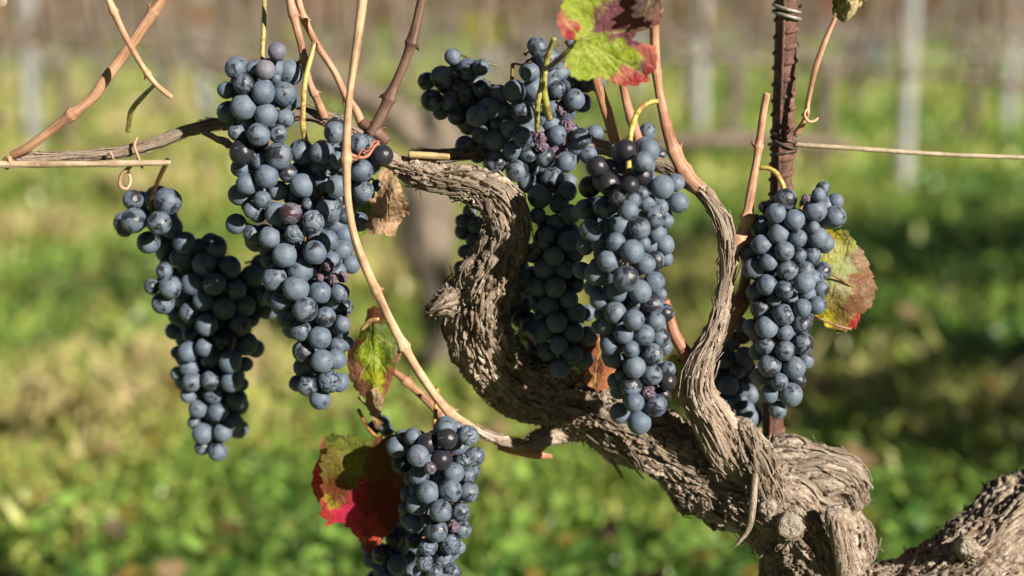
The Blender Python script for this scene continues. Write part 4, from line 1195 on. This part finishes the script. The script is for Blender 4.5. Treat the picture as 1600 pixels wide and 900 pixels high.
        q = q @ Euler((0, 0, r.uniform(0, 6.28))).to_quaternion()
        o.matrix_parent_inverse = inv
        o.location = p; o.rotation_mode = 'QUATERNION'; o.rotation_quaternion = q
        o.scale = (rad, rad, rad)
        bl = base_bloom - .02 + r.gauss(0, .07)
        if 'g' in fl: bl = .30 + r.uniform(-.03, .06)
        if 'w' in fl: bl = .55 + r.uniform(-.02, .03)
        if 's' in fl: bl -= .03
        pk = .35 if 'p' in fl else max(0, r.gauss(-.12, .08))
        o.color = (bl, pk, r.random(), 1)
    for k, pts in enumerate(stems):
        s_ = stalk(pts, stemcol, 'stem', None, B)
        s_.matrix_parent_inverse = inv
    return B

# upper left bunch
bunch('upper left bunch hanging by the cane end, topmost grapes lightly blushed', -20, """
320,50,4.5: 218,255,75 425,265,70p 345,258,60b 510,140,66bp 600,285,92bb 500,325,40b 275,365,75f 150,410,60 272,527,92f 412,425,83f 560,435,83 165,565,80b 430,585,82f 565,605,70b 378,722,82f 515,715,68 225,705,62b 300,630,60bb
|340,180,4.5: 170,262,92g 430,285,95f 160,370,70b 345,430,85f 205,485,78 150,560,75b 315,592,62f 240,668,60 495,410,65 425,530,70bb 250,330,60bb 300,330,60bb 285,700,60bb""",
      [[(413, -30, 60, 4), (413, 10, 40, 4.4), (412, 50, 20, 4.6), (410, 80, 0, 4.4), (412, 110, -12, 4)]], 62, .63, 1)
# central left bunch
bunch('long bunch hanging behind the tan cane, central one of the left group', -12, """
340,180,4.5: 600,495,85f 590,255,85f 735,260,85f 825,120,78 530,560,75bb 570,375,55bb 415,695,85 515,690,76fp 675,750,85fs 545,825,75s 780,660,88 875,650,45b 130,765,75 250,840,70 365,860,78f 775,880,75 840,315,58 715,370,58b 735,470,75b 660,560,50bb 640,620,50bb
|460,180,4.5: 450,205,78 470,390,80f 615,285,78g 485,540,78 590,495,48b 300,500,80f 330,650,50b 450,750,70bb 325,820,55bb
|380,320,4.5: 505,335,85f 290,355,87f 400,465,90 500,480,50b 370,590,88 540,615,80f 435,735,90fe 220,520,85 85,260,70b 250,440,60b 170,390,50b 270,670,75 205,660,60b 615,400,75b 700,315,72b 760,415,70bb 680,620,70 700,720,70b 620,670,70b 580,790,72 310,800,75b 680,840,70b 640,520,44S 695,510,42S 600,430,40S 540,515,30S
|400,460,4.5: 315,255,75f 450,305,82f 590,250,65b 610,210,55b 335,400,80f 570,360,60b 640,345,50b 465,470,83f 560,455,70 330,510,70b 520,610,85fs 590,620,65b 360,640,75f 295,625,60b 450,735,78""",
      [[(492, 68, -30, 5), (488, 82, -36, 4.6), (478, 120, -46, 5), (474, 160, -50, 5), (473, 195, -46, 5.6), (478, 222, -36, 4.5)]], 66, .64, 2, stemcol=(1.15, 1.1, .9))
# lower left bunch, mostly in the shade of the ones in front
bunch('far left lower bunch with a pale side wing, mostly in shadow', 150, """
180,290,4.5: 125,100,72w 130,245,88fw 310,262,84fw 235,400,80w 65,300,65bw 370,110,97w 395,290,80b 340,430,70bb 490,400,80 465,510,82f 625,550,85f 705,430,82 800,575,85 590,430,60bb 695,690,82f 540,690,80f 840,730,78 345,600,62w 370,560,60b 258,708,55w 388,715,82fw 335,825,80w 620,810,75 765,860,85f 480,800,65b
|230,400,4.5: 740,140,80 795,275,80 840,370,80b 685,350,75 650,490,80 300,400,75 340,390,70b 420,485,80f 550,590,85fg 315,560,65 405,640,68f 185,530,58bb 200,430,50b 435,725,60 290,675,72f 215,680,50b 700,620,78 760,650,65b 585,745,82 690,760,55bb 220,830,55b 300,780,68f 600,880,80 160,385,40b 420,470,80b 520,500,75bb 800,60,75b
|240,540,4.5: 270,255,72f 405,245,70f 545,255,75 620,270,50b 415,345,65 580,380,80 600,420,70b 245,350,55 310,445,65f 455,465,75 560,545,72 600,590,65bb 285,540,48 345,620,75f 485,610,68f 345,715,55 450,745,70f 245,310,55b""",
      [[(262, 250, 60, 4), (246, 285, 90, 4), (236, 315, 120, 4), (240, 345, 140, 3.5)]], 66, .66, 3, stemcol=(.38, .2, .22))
# middle: shaded shoulder and upper cluster
bunch('broad middle bunch with a shaded left shoulder below the red and green leaf', 50, """
650,50,4.5: 258,175,58 370,265,82f 455,250,60b 75,345,65b 180,315,82f 110,480,78f 410,345,65b 465,400,65b 355,460,75f 235,495,60 175,565,55b 290,590,68f 430,592,78f 515,535,75 375,660,65b 460,720,65 345,800,72 435,860,65b 490,840,36p 565,760,75f 585,440,70b 690,420,80 620,555,65b 800,285,70 830,400,85 750,565,82f 585,660,60b 660,670,75 745,735,70f 675,830,68f 790,860,60
|790,50,4.5: 225,105,72 300,190,85 425,320,70b 360,405,60f 340,300,60b 485,475,75f 540,500,68b 650,370,58 570,360,65b 460,70,40b 390,545,62Sf 435,600,40b 430,660,55S 320,650,75 360,725,65f 240,745,52Sf 252,800,48Sf 415,790,62Sf 345,850,44Sf 530,745,75f 580,860,70 430,885,60b
|720,190,4.5: 245,285,85f 395,345,80f 595,255,72 740,285,75f 470,430,75b 555,525,88f 645,400,82 745,490,72f 760,420,60b""",
      [[(866, 60, -60, 4), (858, 80, -45, 5), (852, 105, -35, 6), (846, 135, -30, 5.5), (839, 170, -28, 5.2), (840, 205, -12, 4.5)], [(852, 112, -36, 4), (850, 140, -30, 6), (854, 165, -22, 6.5), (858, 185, 0, 6)]], 58, .62, 4, stemcol=(.8, .9, .6))
bunch('long bunch in deep shade between the trunk and the front bunch', 40, """
780,300,4.5: 325,320,82f 485,345,80f 385,450,72f 240,430,70b 265,390,45b 325,540,80 460,545,70f 580,555,62 270,670,65 395,670,75f 535,650,65b 490,755,65 350,795,72f 270,800,50b 270,165,58 500,160,70 395,210,55b 420,80,70b 530,440,60b 540,850,72 620,850,60b 200,600,60bb 600,330,60bb
|780,430,4.5: 300,395,85 405,330,75f 525,405,72 420,490,65f 520,560,68f 340,540,70 425,655,75f 590,590,75b 625,430,70b 290,290,45b 600,480,60bb""",
      [], 52, .68, 5)
bunch('small bunch half hidden behind the bend of the trunk', 95, """
0,0,1: 744,351,14 724,362,13b 727,393,11 721,419,12 714,442,10b 735,330,12b 740,375,13b 736,410,13b 802,432,15 796,440,13b 805,467,12 812,415,14b 815,445,14b 818,478,14b 800,490,13b 826,500,14b 830,430,14bb 838,462,14bb 812,500,13bb 822,520,14bb 842,505,14bb 836,540,14bb 822,452,13bb 750,395,13bb 722,345,11b""",
      [], 26, .68, 6, fill=False)
# the bright bunch in front
bunch('long sunlit bunch in front of the trunk with bare black grapes at its top', -120, """
890,200,4.5: 395,155,78gf 555,160,78 520,240,75f 505,330,80g 425,405,65gf 270,390,83gf 200,275,80g 140,415,80gb 560,400,50b 650,415,88f 745,385,65 765,525,75 340,495,65sgf 240,565,75 110,570,75 450,510,55 510,460,50 545,525,65 415,580,72f 600,625,80f 640,560,60b 680,655,50b 355,680,80 490,705,82f 610,740,68 665,820,75 145,720,78f 325,805,70 265,700,65b 60,590,50b 430,740,50b 320,620,60bb
|890,340,4.5: 440,240,85f 520,180,50b 530,325,75 600,305,70 675,290,55b 270,310,78f 110,200,65b 210,190,60b 190,395,85 85,370,60b 395,430,93f 595,455,78 640,540,45b 495,520,85f 335,520,75 165,490,65b 220,575,80 445,600,65b 580,610,82 320,670,80f 450,720,75f 605,730,68 670,670,65b 265,765,65 200,770,50b 380,820,70 525,825,75f 640,845,70 220,680,50b
|900,500,4.5: 240,175,75 390,205,62f 540,240,78f 625,190,55b 270,280,60 240,285,50b 410,330,80f 535,385,75f 640,350,60b 640,430,68g 385,465,78f 280,430,60b 320,380,50b 510,510,52S 610,520,55bg 410,580,70f 560,600,80 310,655,75 445,720,85fh 300,500,60b""",
      [[(1026, 158, -60, 3.6), (1010, 162, -80, 4.5), (996, 176, -105, 5), (988, 198, -128, 5.4), (984, 222, -135, 5.6), (982, 262, -140, 6), (978, 285, -130, 4)]], 66, .64, 7, stemcol=(1.15, 1.15, .8))
# right bunch
bunch('right hand bunch hanging before the rusty stake', -30, """
1140,270,4.5: 395,185,78 325,285,72f 455,330,75 345,430,75f 480,460,65f 525,375,60b 590,385,45b 600,262,85f 740,310,80 745,200,58b 625,155,50 655,110,50b 535,180,32S 620,455,75 220,370,75b 225,505,75 385,550,72f 490,580,55f 580,580,62 135,560,70b 275,625,65f 165,675,78 405,685,78f 530,680,62 650,690,65 240,240,40b 265,790,75 385,825,68f 525,775,78f 600,755,60b 550,850,60b 640,820,60 180,840,65b 430,880,50b 330,350,60bb
|1120,430,4.5: 600,230,65f 700,212,65 470,280,78f 350,365,82f 480,405,60f 595,345,70 605,480,78 345,490,78 478,530,72f 625,600,62b 370,635,82f 545,650,80 565,740,65b 440,750,62f 370,835,65 520,840,85fh 310,235,70 240,365,60b 280,540,60b 300,710,65b 400,175,50b
|1090,500,4.5: 560,630,62""",
      [[(1183, 262, -30, 3.5), (1200, 263, -36, 4.2), (1214, 272, -44, 4.8), (1223, 290, -50, 5), (1228, 312, -45, 4.5)], [(1290, 330, -15, 2.5), (1296, 318, -20, 3), (1300, 305, -10, 2)]], 60, .63, 8, stemcol=(1.15, 1.1, .8))
bunch('small shaded bunch in the fork behind the pale split arm', 75, """
1090,500,4.5: 105,400,65 215,460,75f 180,600,70 335,630,68f 330,255,70 280,370,48p 180,300,42p 370,520,70b 120,290,50b 225,720,50 320,110,60bp 300,480,65b 250,560,60b 390,380,60b 100,500,60b 300,30,55b 90,90,60b 360,680,90bb""",
      [[(1142, 470, 60, 3), (1144, 510, 66, 3), (1143, 560, 72, 3), (1140, 600, 75, 3)]], 40, .66, 9, stemcol=(.9, .9, .4))
# lowest bunch and its blurred companion
bunch('lowest bunch, black glossy grapes at its top, cut by the bottom edge', -45, """
580,640,4.5: 525,125,80 680,180,75sf 535,205,75gf 400,240,78g 495,350,80gf 330,325,80f 180,265,75 215,370,80b 295,190,62 335,195,50b 650,365,68sf 725,330,70 415,410,45p 335,460,75 580,445,75 490,470,60b 680,460,70 720,430,50b 560,570,80f 400,582,82f 685,585,72 320,670,75f 260,600,60b 275,490,45b 490,715,82f 630,720,68 300,800,70 375,770,40Sf 580,825,44Sf 460,850,80f 640,840,68 240,695,50b 330,570,60b 600,130,50b
|550,740,5.625: 545,590,75s 670,640,85s 860,620,95sf 940,650,60bs 640,785,80sf 800,745,80s 725,870,75f 880,870,80 590,860,60b 800,960,80 700,980,80 620,930,70b 900,1000,75""",
      [[(683, 605, -10, 3.5), (681, 635, -22, 4), (680, 665, -40, 4.2), (684, 695, -45, 4)]], 62, .63, 10, stemcol=(1.1, .75, .35))
bunch('blurred bunch behind the red leaf tip, left of the lowest bunch', 75, """
550,740,5.625: 370,580,75g 430,655,70 270,710,95gf 400,800,90f 535,740,80b 260,850,75 140,640,70b 170,760,75b 430,900,80 355,425,55 440,435,50 330,930,80 200,930,80b 520,880,80b 460,540,60b 390,500,60b""",
      [], 42, .66, 11)
bunch('scrap of three grapes behind the cane below the red and green leaf', 85, """
0,0,1: 930,208,13 1012,206,14 995,214,12b 1030,243,12b 1010,262,12b 925,235,12b 1040,290,14b""", [], 20, .66, 12, fill=False)
bunch('single dark grapes under the curled leaf scrap above the large red leaf', 60, """
0,0,1: 596,660,13 585,668,11b 628,682,12b 604,672,11b""", [[(560, 620, 62, 2.4), (580, 640, 62, 2.4), (594, 650, 62, 2.2)]], 16, .58, 13, fill=False)
